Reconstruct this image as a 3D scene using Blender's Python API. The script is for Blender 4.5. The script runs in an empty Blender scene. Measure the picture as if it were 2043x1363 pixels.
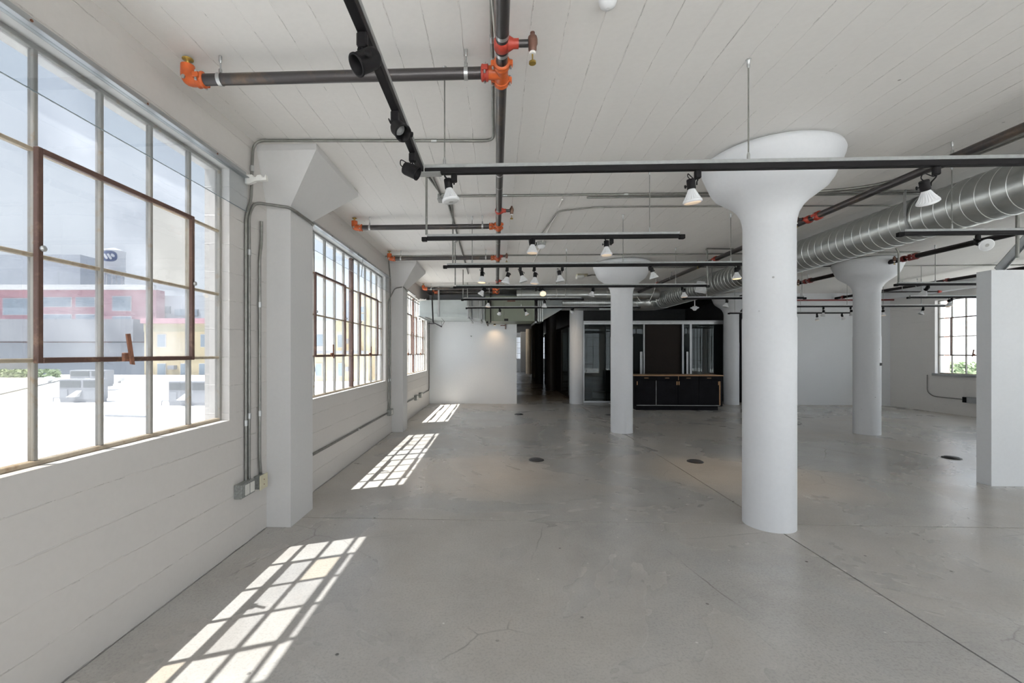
import bpy, bmesh, math, random
from mathutils import Vector, Matrix
random.seed(7)
PI = math.pi
scene = bpy.context.scene
C = scene.collection

# ---------------------------------------------------------------- camera, sky, sun, exposure
F, CX, CY, YAW, EYE = 879.1, 955.0, 704.5, 0.0392, 1.5
cam_d = bpy.data.cameras.new('camera')
cam = bpy.data.objects.new('camera', cam_d); C.objects.link(cam)
cam_d.sensor_fit = 'HORIZONTAL'; cam_d.sensor_width = 36.0
cam_d.lens = F / 2043 * 36.0
cam_d.shift_x = (1021.5 - CX) / 2043
cam_d.shift_y = (CY - 681.5) / 2043
cam_d.clip_start = 0.05; cam_d.clip_end = 500
cam.location = (0, 0, EYE); cam.rotation_euler = (PI / 2, 0, YAW)
scene.camera = cam

world = bpy.data.worlds.new('sky'); scene.world = world; world.use_nodes = True
wn = world.node_tree.nodes; wl = world.node_tree.links; wn.clear()
wo = wn.new('ShaderNodeOutputWorld'); wb = wn.new('ShaderNodeBackground')
wt = wn.new('ShaderNodeTexCoord'); ws = wn.new('ShaderNodeSeparateXYZ'); wr = wn.new('ShaderNodeValToRGB')
wl.new(wt.outputs['Generated'], ws.inputs[0]); wl.new(ws.outputs['Z'], wr.inputs[0])
wr.color_ramp.elements[0].position = 0.0; wr.color_ramp.elements[0].color = (0.94, 0.965, 1.0, 1)
wr.color_ramp.elements[1].position = 0.75; wr.color_ramp.elements[1].color = (0.76, 0.86, 1.0, 1)
wl.new(wr.outputs[0], wb.inputs[0]); wb.inputs[1].default_value = 2.8
wl.new(wb.outputs[0], wo.inputs[0])

sun_d = bpy.data.lights.new('sun', 'SUN'); sun = bpy.data.objects.new('sun', sun_d); C.objects.link(sun)
sun_d.energy = 27.0; sun_d.angle = 0.009; sun_d.color = (1.0, 0.955, 0.89)
sun.location = (-20, -5, 40)
sun.rotation_euler = Vector((0.385, 0.155, -1.0)).to_track_quat('-Z', 'Y').to_euler()

scene.view_settings.view_transform = 'Standard'; scene.view_settings.look = 'None'
scene.view_settings.gamma = 1.0; scene.view_settings.use_curve_mapping = False
scene.view_settings.exposure = -0.12
scene.cycles.max_bounces = 14; scene.cycles.diffuse_bounces = 8; scene.cycles.glossy_bounces = 4
scene.cycles.transparent_max_bounces = 24; scene.cycles.transmission_bounces = 4
scene.cycles.use_denoising = True; scene.cycles.denoiser = 'OPENIMAGEDENOISE'
scene.cycles.denoising_prefilter = 'ACCURATE'; scene.cycles.denoising_input_passes = 'RGB_ALBEDO_NORMAL'
scene.cycles.use_adaptive_sampling = False
scene.cycles.sample_clamp_indirect = 4.0
scene.cycles.caustics_reflective = False; scene.cycles.caustics_refractive = False

# ---------------------------------------------------------------- pixel (of the 2043x1363 photo) -> point on a known plane
_c, _s = math.cos(YAW), math.sin(YAW)
def at(px, py, X=None, Y=None, Z=None, D=None):
    u = (px - CX) / F; v = -(py - CY) / F
    d = Vector((u * _c - _s, u * _s + _c, v))
    if X is not None: t = X / d.x
    elif Y is not None: t = Y / d.y
    elif Z is not None: t = (Z - EYE) / d.z
    else: t = D
    return Vector((0, 0, EYE)) + d * t

# ---------------------------------------------------------------- materials
def nmat(name):
    m = bpy.data.materials.new(name); m.use_nodes = True
    nt = m.node_tree; b = nt.nodes['Principled BSDF']
    return m, nt, nt.nodes, nt.links, b
def node(nt, t, **kw):
    n = nt.nodes.new(t)
    for k, v in kw.items(): setattr(n, k, v)
    return n
def math_n(nt, op, a, b=None, clamp=False):
    n = nt.nodes.new('ShaderNodeMath'); n.operation = op; n.use_clamp = clamp
    for i, v in enumerate((a, b)):
        if v is None: continue
        if isinstance(v, (int, float)): n.inputs[i].default_value = v
        else: nt.links.new(v, n.inputs[i])
    return n.outputs[0]
def noise(nt, vec, scale, detail=4, rough=0.55, dist=0.0):
    n = nt.nodes.new('ShaderNodeTexNoise'); n.inputs['Scale'].default_value = scale
    n.inputs['Detail'].default_value = detail; n.inputs['Roughness'].default_value = rough
    n.inputs['Distortion'].default_value = dist
    if vec is not None: nt.links.new(vec, n.inputs['Vector'])
    return n.outputs['Fac']
def ramp(nt, fac, stops):
    n = nt.nodes.new('ShaderNodeValToRGB'); e = n.color_ramp.elements
    while len(e) < len(stops): e.new(0.5)
    for i, (p, c) in enumerate(stops):
        e[i].position = p; e[i].color = (c, c, c, 1) if isinstance(c, (int, float)) else (*c, 1)
    nt.links.new(fac, n.inputs[0]); return n.outputs[0]
def mixc(nt, fac, a, b):
    n = nt.nodes.new('ShaderNodeMix'); n.data_type = 'RGBA'
    if isinstance(fac, (int, float)): n.inputs[0].default_value = fac
    else: nt.links.new(fac, n.inputs[0])
    for i, v in ((6, a), (7, b)):
        if isinstance(v, tuple): n.inputs[i].default_value = (*v, 1)
        else: nt.links.new(v, n.inputs[i])
    return n.outputs[2]
def bump(nt, h, strength, dist, b):
    n = nt.nodes.new('ShaderNodeBump'); n.inputs['Strength'].default_value = strength; n.inputs['Distance'].default_value = dist
    nt.links.new(h, n.inputs['Height']); nt.links.new(n.outputs[0], b.inputs['Normal']); return n
def objco(nt):
    g = nt.nodes.new('ShaderNodeNewGeometry'); return g.outputs['Position']

def plain(name, col, rough=0.6, metal=0.0, var=0.08, scale=12.0, bmp=0.0, spec=0.5):
    m, nt, N, L, b = nmat(name)
    p = objco(nt); n = noise(nt, p, scale)
    lo = tuple(max(0, c * (1 - var)) for c in col); hi = tuple(min(1, c * (1 + var)) for c in col)
    L.new(ramp(nt, n, [(0.3, lo), (0.7, hi)]), b.inputs['Base Color'])
    b.inputs['Roughness'].default_value = rough; b.inputs['Metallic'].default_value = metal
    b.inputs['Specular IOR Level'].default_value = spec
    if bmp: bump(nt, noise(nt, p, scale * 4), bmp, 0.003, b)
    return m

def painted(name, col, axis=None, pitch=0.15, line=0.5, rough=0.55, dark=0.6, bmp=0.5, specks=True):
    """white painted concrete; axis = world axis across the board marks left by the formwork"""
    m, nt, N, L, b = nmat(name)
    p = objco(nt)
    big = noise(nt, p, 0.8, 3); fine = noise(nt, p, 30, 5)
    base = mixc(nt, ramp(nt, big, [(0.3, 0.0), (0.7, 1.0)]), tuple(c * 0.955 for c in col), col)
    base = mixc(nt, ramp(nt, fine, [(0.35, 0.10), (0.6, 0.0)]), base, tuple(c * 0.80 for c in col))
    h = math_n(nt, 'MULTIPLY', fine, 0.5)
    if specks:
        v = N.new('ShaderNodeTexVoronoi'); v.inputs['Scale'].default_value = 3.0; L.new(p, v.inputs['Vector'])
        sp = ramp(nt, v.outputs['Distance'], [(0.0, 1.0), (0.024, 1.0), (0.03, 0.0)])
        gate = ramp(nt, noise(nt, p, 0.9, 2), [(0.50, 0.0), (0.56, 1.0)])
        base = mixc(nt, math_n(nt, 'MULTIPLY', math_n(nt, 'MULTIPLY', sp, gate), 0.65), base, (0.10, 0.09, 0.08))
    if axis is not None:
        s = N.new('ShaderNodeSeparateXYZ'); L.new(p, s.inputs[0])
        wob = math_n(nt, 'MULTIPLY', math_n(nt, 'SUBTRACT', noise(nt, p, 1.6, 5, 0.7), 0.5), 0.035)
        c = math_n(nt, 'DIVIDE', math_n(nt, 'ADD', s.outputs[axis], wob), pitch)
        fr = math_n(nt, 'FRACT', c); cell = math_n(nt, 'FLOOR', c)
        d = math_n(nt, 'ABSOLUTE', math_n(nt, 'SUBTRACT', fr, 0.5))          # 0.5 on the mark
        near = ramp(nt, d, [(0.474, 0.0), (0.494, 1.0)])
        # broken up along its length, differently for each mark
        off = N.new('ShaderNodeCombineXYZ'); L.new(math_n(nt, 'MULTIPLY', cell, 7.31), off.inputs[0]); L.new(math_n(nt, 'MULTIPLY', cell, 3.7), off.inputs[1])
        va = N.new('ShaderNodeVectorMath'); va.operation = 'ADD'; L.new(p, va.inputs[0]); L.new(off.outputs[0], va.inputs[1])
        brk = noise(nt, va.outputs[0], 1.3, 6, 0.75)
        ridge = math_n(nt, 'MULTIPLY', near, ramp(nt, brk, [(0.44, 0.0), (0.56, 1.0)]))
        crack = math_n(nt, 'MULTIPLY', ramp(nt, d, [(0.489, 0.0), (0.495, 1.0)]), ramp(nt, noise(nt, va.outputs[0], 2.4, 7, 0.8), [(0.535, 0.0), (0.575, 1.0)]))
        base = mixc(nt, math_n(nt, 'MULTIPLY', crack, dark), base, (0.16, 0.14, 0.12))
        base = mixc(nt, math_n(nt, 'MULTIPLY', ridge, 0.35), base, tuple(min(1, c * 1.12) for c in col))
        step = noise(nt, off.outputs[0], 1.0, 0)
        h = math_n(nt, 'ADD', h, math_n(nt, 'MULTIPLY', ridge, line * 5))
        h = math_n(nt, 'SUBTRACT', h, math_n(nt, 'MULTIPLY', crack, 4.0))
        h = math_n(nt, 'ADD', h, math_n(nt, 'MULTIPLY', step, 1.5))
    L.new(base, b.inputs['Base Color'])
    b.inputs['Roughness'].default_value = rough; b.inputs['Specular IOR Level'].default_value = 0.35
    bump(nt, h, bmp, 0.004, b)
    return m

def floor_mat():
    m, nt, N, L, b = nmat('polished_concrete')
    p = objco(nt)
    mp = N.new('ShaderNodeMapping'); mp.inputs['Scale'].default_value = (1.0, 1.0, 1.0); L.new(p, mp.inputs[0]); p = mp.outputs[0]
    n1 = noise(nt, p, 0.55, 5, 0.6, 0.6); n2 = noise(nt, p, 2.0, 6, 0.6, 0.15); n3 = noise(nt, p, 16, 7, 0.65); n4 = noise(nt, p, 70, 5, 0.7)
    base = mixc(nt, ramp(nt, n1, [(0.36, 0.0), (0.64, 1.0)]), (0.505, 0.497, 0.483), (0.530, 0.488, 0.435))
    base = mixc(nt, math_n(nt, 'MULTIPLY', ramp(nt, n2, [(0.32, 1.0), (0.66, 0.0)]), 0.42), base, (0.325, 0.307, 0.286))
    base = mixc(nt, math_n(nt, 'MULTIPLY', ramp(nt, n3, [(0.42, 0.0), (0.68, 1.0)]), 0.40), base, (0.52, 0.50, 0.465))
    base = mixc(nt, math_n(nt, 'MULTIPLY', ramp(nt, n4, [(0.36, 1.0), (0.52, 0.0)]), 0.30), base, (0.20, 0.19, 0.18))
    # hairline cracks
    dn = N.new('ShaderNodeTexNoise'); dn.inputs['Scale'].default_value = 2.6; dn.inputs['Detail'].default_value = 4; L.new(p, dn.inputs['Vector'])
    vm = N.new('ShaderNodeVectorMath'); vm.operation = 'MULTIPLY_ADD'; L.new(dn.outputs['Color'], vm.inputs[0]); vm.inputs[1].default_value = (0.10, 0.10, 0.0); L.new(p, vm.inputs[2])
    vo = N.new('ShaderNodeTexVoronoi'); vo.voronoi_dimensions = '2D'; vo.feature = 'DISTANCE_TO_EDGE'; vo.inputs['Scale'].default_value = 0.75; L.new(vm.outputs[0], vo.inputs['Vector'])
    ck = ramp(nt, vo.outputs['Distance'], [(0.0, 1.0), (0.0022, 0.8), (0.0045, 0.0)])
    ck = math_n(nt, 'MULTIPLY', ck, ramp(nt, noise(nt, p, 0.8, 4), [(0.50, 0.0), (0.60, 1.0)]))
    base = mixc(nt, math_n(nt, 'MULTIPLY', ck, 0.6), base, (0.10, 0.085, 0.07))
    # scuffs and paint specks
    v2 = N.new('ShaderNodeTexVoronoi'); v2.voronoi_dimensions = '2D'; v2.inputs['Scale'].default_value = 2.3; L.new(p, v2.inputs['Vector'])
    g2 = ramp(nt, noise(nt, p, 1.7, 3), [(0.55, 0.0), (0.62, 1.0)])
    base = mixc(nt, math_n(nt, 'MULTIPLY', ramp(nt, v2.outputs['Distance'], [(0.0, 1.0), (0.018, 1.0), (0.026, 0.0)]), g2), base, (0.09, 0.08, 0.07))
    v3 = N.new('ShaderNodeTexVoronoi'); v3.voronoi_dimensions = '2D'; v3.inputs['Scale'].default_value = 1.3; L.new(vm.outputs[0], v3.inputs['Vector'])
    base = mixc(nt, ramp(nt, v3.outputs['Distance'], [(0.0, 1.0), (0.006, 1.0), (0.009, 0.0)]), base, (0.75, 0.74, 0.70))
    L.new(base, b.inputs['Base Color'])
    L.new(ramp(nt, n1, [(0.3, 0.22), (0.7, 0.34)]), b.inputs['Roughness'])
    b.inputs['Specular IOR Level'].default_value = 0.62
    hh = math_n(nt, 'SUBTRACT', math_n(nt, 'ADD', math_n(nt, 'MULTIPLY', n2, 1.0), math_n(nt, 'MULTIPLY', n3, 0.35)), math_n(nt, 'MULTIPLY', ck, 0.6))
    bump(nt, hh, 0.22, 0.01, b)
    return m

def glass_mat(name, tint, haze=0.06, gloss=0.06, rough=0.02, hazecol=(0.85, 0.88, 0.92), streak=True, fresnel=False, ior=1.45):
    m, nt, N, L, b = nmat(name); N.remove(b); out = N['Material Output']
    tr = N.new('ShaderNodeBsdfTransparent'); tr.inputs[0].default_value = (*tint, 1)
    gl = N.new('ShaderNodeBsdfGlossy'); gl.inputs['Roughness'].default_value = rough; gl.inputs[0].default_value = (1, 1, 1, 1)
    tl = N.new('ShaderNodeBsdfTranslucent'); tl.inputs[0].default_value = (*hazecol, 1)
    m1 = N.new('ShaderNodeMixShader'); m2 = N.new('ShaderNodeMixShader')
    if streak:
        p = objco(nt); f = math_n(nt, 'MULTIPLY', ramp(nt, noise(nt, p, 2.5, 5), [(0.35, 0.3), (0.7, 1.6)]), haze)
        L.new(f, m1.inputs[0])
    else: m1.inputs[0].default_value = haze
    L.new(tr.outputs[0], m1.inputs[1]); L.new(tl.outputs[0], m1.inputs[2])
    if fresnel:
        lw = N.new('ShaderNodeFresnel'); lw.inputs['IOR'].default_value = ior
        L.new(math_n(nt, 'MULTIPLY', lw.outputs[0], gloss, True), m2.inputs[0])
    else: m2.inputs[0].default_value = gloss
    L.new(m1.outputs[0], m2.inputs[1]); L.new(gl.outputs[0], m2.inputs[2]); L.new(m2.outputs[0], out.inputs[0])
    return m

def emis(name, col, k):
    m, nt, N, L, b = nmat(name)
    b.inputs['Base Color'].default_value = (*col, 1); b.inputs['Emission Color'].default_value = (*col, 1)
    b.inputs['Emission Strength'].default_value = k
    return m

def rusty(name, col, rust, amt=0.5, rough=0.6, metal=0.2, scale=9):
    m, nt, N, L, b = nmat(name); p = objco(nt)
    f = ramp(nt, noise(nt, p, scale, 7, 0.7), [(0.62 - amt * 0.25, 0.0), (0.80 - amt * 0.2, 1.0)])
    L.new(mixc(nt, f, col, rust), b.inputs['Base Color'])
    b.inputs['Roughness'].default_value = rough; b.inputs['Metallic'].default_value = metal
    bump(nt, noise(nt, p, 60), 0.3, 0.002, b)
    return m

def foliage_mat(name, a, c2):
    m, nt, N, L, b = nmat(name)
    L.new(mixc(nt, noise(nt, objco(nt), 6), a, c2), b.inputs['Base Color']); b.inputs['Roughness'].default_value = 0.8
    return m

def bricky(name, col, mortar, sc=7.0):
    m, nt, N, L, b = nmat(name)
    t = N.new('ShaderNodeTexBrick'); t.inputs['Scale'].default_value = sc; t.inputs['Mortar Size'].default_value = 0.012
    t.inputs['Color1'].default_value = (*col, 1); t.inputs['Color2'].default_value = (*[c * 0.95 for c in col], 1); t.inputs['Mortar'].default_value = (*mortar, 1)
    g = N.new('ShaderNodeSeparateXYZ'); L.new(objco(nt), g.inputs[0])
    cb = N.new('ShaderNodeCombineXYZ'); L.new(math_n(nt, 'ADD', g.outputs[0], g.outputs[1]), cb.inputs[0]); L.new(g.outputs[2], cb.inputs[1])
    L.new(cb.outputs[0], t.inputs['Vector']); L.new(t.outputs['Color'], b.inputs['Base Color']); b.inputs['Roughness'].default_value = 0.8
    return m

WHITE = (0.80, 0.785, 0.755)
M = dict(
    ceil=painted('board_marked_ceiling_paint', (0.86, 0.84, 0.812), axis=0, pitch=0.185, line=0.42, dark=0.85, bmp=0.55),
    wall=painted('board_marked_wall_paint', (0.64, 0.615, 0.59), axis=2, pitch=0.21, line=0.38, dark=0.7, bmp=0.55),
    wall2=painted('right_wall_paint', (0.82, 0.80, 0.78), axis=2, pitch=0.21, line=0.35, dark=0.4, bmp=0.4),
    white=painted('smooth_white_paint', (0.80, 0.82, 0.84), rough=0.5, bmp=0.12, specks=False),
    column=painted('white_column_paint', (0.79, 0.805, 0.83), rough=0.45, bmp=0.42),
    pilaster=painted('pilaster_paint', (0.69, 0.685, 0.68), rough=0.5, bmp=0.35),
    brickwhite=bricky('white_painted_brick', (0.85, 0.84, 0.82), (0.70, 0.69, 0.67)),
    floor=floor_mat(),
    joint=plain('dark_joint_filler', (0.012, 0.011, 0.01), 0.9, spec=0.0),
    black=plain('black_enamel', (0.010, 0.0095, 0.0105), 0.55, 0.0, 0.1, spec=0.12),
    charcoal=plain('charcoal_paint', (0.045, 0.045, 0.05), 0.5),
    voidc=plain('black_ceiling_paint', (0.012, 0.012, 0.013), 0.8),
    darkwall=plain('dark_grey_wall_paint', (0.09, 0.095, 0.10), 0.55),
    brownpanel=plain('black_brown_panel', (0.022, 0.017, 0.014), 0.75, spec=0.2),
    strut=plain('galvanised_strut', (0.36, 0.37, 0.37), 0.45, 0.6, 0.1, 30),
    conduit=plain('conduit_steel', (0.25, 0.25, 0.235), 0.42, 0.7, 0.15, 20),
    whiteconduit=plain('white_raceway', (0.72, 0.70, 0.67), 0.5),
    duct=plain('galvanised_duct', (0.50, 0.52, 0.51), 0.30, 0.85, 0.12, 5),
    ductlight=plain('pale_galvanised_sheet', (0.44, 0.48, 0.48), 0.45, 0.55, 0.08, 3),
    seam=plain('duct_seam', (0.66, 0.67, 0.66), 0.3, 0.85),
    pipe=rusty('black_steel_pipe', (0.060, 0.056, 0.058), (0.13, 0.095, 0.07), 0.35, 0.33, 0.55, 5),
    blackpipe=plain('black_painted_pipe', (0.012, 0.010, 0.011), 0.5, 0.0, spec=0.25),
    orange=plain('orange_coupling_paint', (0.44, 0.085, 0.016), 0.42, 0.0, 0.2, 25),
    redpaint=plain('red_coupling_paint', (0.33, 0.035, 0.02), 0.45, 0.0, 0.2, 25),
    darkred=plain('dark_red_paint', (0.16, 0.02, 0.018), 0.5),
    bronze=rusty('brown_bronze', (0.12, 0.06, 0.045), (0.22, 0.14, 0.09), 0.3, 0.5, 0.4),
    brass=plain('brass', (0.42, 0.29, 0.07), 0.35, 0.8),
    steel=plain('zinc_steel', (0.52, 0.53, 0.53), 0.35, 0.85),
    alu=plain('brushed_aluminium', (0.42, 0.43, 0.44), 0.35, 0.7, 0.05),
    channel=plain('grey_aluminium_channel', (0.40, 0.41, 0.415), 0.45, 0.5),
    muntin=rusty('weathered_grey_sash_paint', (0.27, 0.26, 0.24), (0.23, 0.16, 0.10), 0.25, 0.65, 0.0, 14),
    muntin_tan=rusty('weathered_tan_sash_paint', (0.34, 0.29, 0.22), (0.20, 0.13, 0.08), 0.45, 0.65, 0.0, 14),
    vent=rusty('rust_brown_vent_steel', (0.085, 0.045, 0.035), (0.20, 0.12, 0.08), 0.3, 0.55, 0.1, 18),
    rust=rusty('rusty_latch', (0.22, 0.095, 0.055), (0.10, 0.05, 0.04), 0.5, 0.7, 0.1, 25),
    bulb=plain('white_lamp_housing', (0.80, 0.81, 0.82), 0.4, 0.0, 0.03),
    lensoff=plain('unlit_lamp_lens', (0.62, 0.63, 0.63), 0.25),
    lenscore=plain('lamp_lens_core', (0.28, 0.28, 0.27), 0.3),
    lenson=emis('lit_lamp_lens', (1.0, 0.72, 0.40), 1.5),
    lenswarm=emis('softly_lit_lamp_lens', (1.0, 0.76, 0.56), 0.35),
    pane=glass_mat('window_glass', (0.545, 0.56, 0.575), haze=0.015, gloss=0.05),
    clearpane=glass_mat('clean_window_glass', (0.96, 0.975, 0.98), haze=0.01, gloss=0.04, streak=False),
    hazypane=glass_mat('hazy_window_glass', (0.50, 0.515, 0.535), haze=0.05, gloss=0.04),
    midpane=glass_mat('lighter_window_glass', (0.63, 0.65, 0.67), haze=0.02, gloss=0.04),
    amberpane=glass_mat('amber_tinged_window_glass', (0.555, 0.545, 0.52), haze=0.03, gloss=0.04),
    acrylic=glass_mat('clear_acrylic', (0.95, 0.968, 0.98), haze=0.01, gloss=0.05, streak=False),
    acryledge=plain('acrylic_edge', (0.16, 0.20, 0.22), 0.3),
    partglass=glass_mat('partition_glass', (0.62, 0.70, 0.70), haze=0.01, gloss=0.45, rough=0.01, streak=False, fresnel=True, ior=1.55),
    foam=plain('white_foam', (0.88, 0.87, 0.83), 0.7),
    box=plain('galvanised_box', (0.30, 0.31, 0.30), 0.5, 0.4, 0.25, 60),
    ivory=plain('ivory_plate', (0.62, 0.58, 0.42), 0.45),
    outlet=plain('grey_white_outlet', (0.66, 0.65, 0.62), 0.4),
    acgreen=plain('grey_green_unit_enamel', (0.165, 0.185, 0.145), 0.45, 0.1, 0.06, 2),
    cabinet=plain('black_laminate', (0.009, 0.0085, 0.0105), 0.55, 0, 0.4, 6, spec=0.10),
    ply=plain('plywood_edge', (0.46, 0.27, 0.13), 0.5, 0, 0.12, 30),
    plyface=plain('birch_worktop', (0.42, 0.25, 0.13), 0.4, 0, 0.12, 8),
    tan=plain('tan_concrete', (0.46, 0.38, 0.28), 0.7, 0, 0.12, 3),
    block=bricky('grey_block', (0.40, 0.39, 0.37), (0.25, 0.24, 0.23), 2.6),
    floorbox=plain('black_floor_cover', (0.012, 0.012, 0.013), 0.4),
    roofw=plain('white_roof_coating', (0.86, 0.85, 0.83), 0.8, 0, 0.04, 0.6),
    acwhite=plain('pale_unit_enamel', (0.34, 0.35, 0.38), 0.6),
    grille=plain('grey_coil', (0.17, 0.18, 0.19), 0.7),
    redwall=plain('haze_paled_red_stucco', (0.52, 0.30, 0.34), 0.8, 0, 0.06, 0.4),  # red wall, pinker and paler because distance haze is mixed into the colour
    greywall=plain('hazy_grey_wall', (0.50, 0.53, 0.58), 0.8, 0, 0.05, 0.4),  # grey wall with the haze put into its colour
    yellowwall=plain('haze_paled_yellow_stucco', (0.66, 0.56, 0.38), 0.8, 0, 0.06, 0.4),  # yellow wall, lightened in the colour itself to imitate haze
    yellowdark=plain('olive_yellow_band', (0.46, 0.43, 0.30), 0.8),
    whitewall=plain('white_stucco', (0.72, 0.72, 0.72), 0.8),
    extglass=plain('far_window_glass', (0.30, 0.36, 0.42), 0.3),
    tower=plain('tower_white_steel', (0.62, 0.65, 0.68), 0.6),
    navy=plain('navy_emblem_paint', (0.035, 0.075, 0.20), 0.6),
    leaf=foliage_mat('hedge_leaf', (0.22, 0.30, 0.16), (0.36, 0.44, 0.28)),
    pinkbrick=bricky('pink_brick', (0.55, 0.36, 0.32), (0.62, 0.56, 0.52), 4),
    ground=plain('pale_paving', (0.50, 0.50, 0.48), 0.9, 0, 0.05, 0.5),
    cable=plain('white_cable', (0.74, 0.73, 0.70), 0.5),
)

# ---------------------------------------------------------------- mesh helpers
class MB:
    def __init__(s): s.bm = bmesh.new()
    def box(s, a, b, bev=0.0, rot=None, piv=None):
        a = Vector(a); b = Vector(b); c = (a + b) / 2; d = b - a
        r = bmesh.ops.create_cube(s.bm, size=1.0)
        bmesh.ops.scale(s.bm, vec=[abs(x) for x in d], verts=r['verts'])
        if bev > 0:
            es = list({e for v in r['verts'] for e in v.link_edges})
            rb = bmesh.ops.bevel(s.bm, geom=es, offset=bev, segments=1, affect='EDGES')
            vs = list({v for f in rb['faces'] for v in f.verts} | {v for v in r['verts'] if v.is_valid})
        else: vs = r['verts']
        bmesh.ops.translate(s.bm, vec=c, verts=vs)
        if rot is not None:
            bmesh.ops.rotate(s.bm, cent=Vector(piv if piv is not None else c), matrix=rot, verts=vs)
        return s
    def tube(s, pts, r, seg=10, cap=True, smooth=True):
        pts = [Vector(p) for p in pts]; rings = []; up = None
        n = len(pts)
        for i, p in enumerate(pts):
            if i == 0: d = pts[1] - p
            elif i == n - 1: d = p - pts[i - 1]
            else: d = (pts[i + 1] - p).normalized() + (p - pts[i - 1]).normalized()
            d.normalize()
            if up is None:
                up = Vector((0, 0, 1)) if abs(d.z) < 0.9 else Vector((1, 0, 0))
            x = up.cross(d)
            if x.length < 1e-6: x = Vector((1, 0, 0)).cross(d)
            x.normalize(); y = d.cross(x).normalized(); up = y
            k = 1.0
            if 0 < i < n - 1:
                ca = (pts[i + 1] - p).normalized().dot((p - pts[i - 1]).normalized()); k = 1 / max(0.6, math.sqrt(max(0.01, (1 + ca) / 2)))
            rr = r[i] if isinstance(r, (list, tuple)) else r
            rings.append([s.bm.verts.new(p + (x * math.cos(2 * PI * j / seg) + y * math.sin(2 * PI * j / seg)) * rr * k) for j in range(seg)])
        for a, b in zip(rings, rings[1:]):
            for j in range(seg):
                f = s.bm.faces.new((a[j], a[(j + 1) % seg], b[(j + 1) % seg], b[j])); f.smooth = smooth
        if cap:
            s.bm.faces.new(rings[0][::-1]); s.bm.faces.new(rings[-1])
        return s
    def cyl(s, a, b, r, seg=16, r2=None):
        return s.tube([a, b], [r, r if r2 is None else r2], seg)
    def lathe(s, prof, origin=(0, 0, 0), axis=(0, 0, 1), seg=32, cap=(True, True), ribs=None):
        """prof: (radius, height) along axis; ribs = (profile indices, depth): alternates the radius"""
        ax = Vector(axis).normalized(); t = Vector((1, 0, 0)) if abs(ax.x) < 0.9 else Vector((0, 1, 0))
        x = (t - ax * t.dot(ax)).normalized(); y = ax.cross(x); o = Vector(origin); rings = []
        for i, (r, h) in enumerate(prof):
            ring = []
            for j in range(seg):
                rr = r
                if ribs and i in ribs[0] and j % 4 in (0, 1): rr = r - ribs[1]
                a = 2 * PI * j / seg
                ring.append(s.bm.verts.new(o + ax * h + (x * math.cos(a) + y * math.sin(a)) * rr))
            rings.append(ring)
        for a, b in zip(rings, rings[1:]):
            for j in range(seg):
                f = s.bm.faces.new((a[j], a[(j + 1) % seg], b[(j + 1) % seg], b[j])); f.smooth = not ribs
        if cap[0]: s.bm.faces.new(rings[0][::-1])
        if cap[1]: s.bm.faces.new(rings[-1])
        return s
    def prism(s, poly, vec):
        vec = Vector(vec); a = [s.bm.verts.new(Vector(p)) for p in poly]; b = [s.bm.verts.new(Vector(p) + vec) for p in poly]
        s.bm.faces.new(a); s.bm.faces.new(b[::-1]); n = len(a)
        for i in range(n): s.bm.faces.new((a[i], b[i], b[(i + 1) % n], a[(i + 1) % n]))
        return s
    def hull(s, vs, faces):
        v = [s.bm.verts.new(Vector(p)) for p in vs]
        for f in faces: s.bm.faces.new([v[i] for i in f])
        return s
    def mesh(s, name, mat):
        bmesh.ops.recalc_face_normals(s.bm, faces=s.bm.faces)
        for e in s.bm.edges:
            if len({f.smooth for f in e.link_faces}) > 1: e.smooth = False
        me = bpy.data.meshes.new(name); s.bm.to_mesh(me); s.bm.free(); me.materials.append(mat); return me
    def build(s, name, mat, parent=None, local=False):
        if parent is not None and not local:
            off = Vector((0, 0, 0)); q = parent
            while q is not None: off += q.location; q = q.parent
            bmesh.ops.translate(s.bm, vec=-off, verts=s.bm.verts)
        o = bpy.data.objects.new(name, s.mesh(name, mat)); C.objects.link(o); o.parent = parent
        return o
def link_mesh(name, me, parent=None, loc=(0, 0, 0), rot=None, sc=1.0):
    o = bpy.data.objects.new(name, me); C.objects.link(o); o.parent = parent; o.location = loc
    if rot is not None: o.rotation_euler = rot
    o.scale = (sc, sc, sc)
    return o
def thing(name, label, cat, loc=(0, 0, 0), rotz=0.0, group=None):
    o = bpy.data.objects.new(name, None); C.objects.link(o); o.location = loc; o.rotation_euler = (0, 0, rotz)
    o.empty_display_size = 0.1
    o['label'] = label; o['category'] = cat
    if group: o['group'] = group
    return o
def tag(o, label, cat, group=None):
    o['label'] = label; o['category'] = cat
    if group: o['group'] = group
    return o
def struct(o, label=None):
    o['kind'] = 'structure'
    if label: o['label'] = label
    return o
def arc(p0, pc, p1, n=6):
    """quadratic bend from p0 to p1 with the corner at pc"""
    p0, pc, p1 = Vector(p0), Vector(pc), Vector(p1)
    return [p0 * (1 - t) ** 2 + pc * 2 * t * (1 - t) + p1 * t ** 2 for t in [i / n for i in range(n + 1)]]
def bend(pts, r=0.1, n=5):
    pts = [Vector(p) for p in pts]; out = [pts[0]]
    for a, b, c in zip(pts, pts[1:], pts[2:]):
        k = min(r, (a - b).length * 0.45, (c - b).length * 0.45)
        out += arc(b + (a - b).normalized() * k, b, b + (c - b).normalized() * k, n)
    return out + [pts[-1]]

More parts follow.
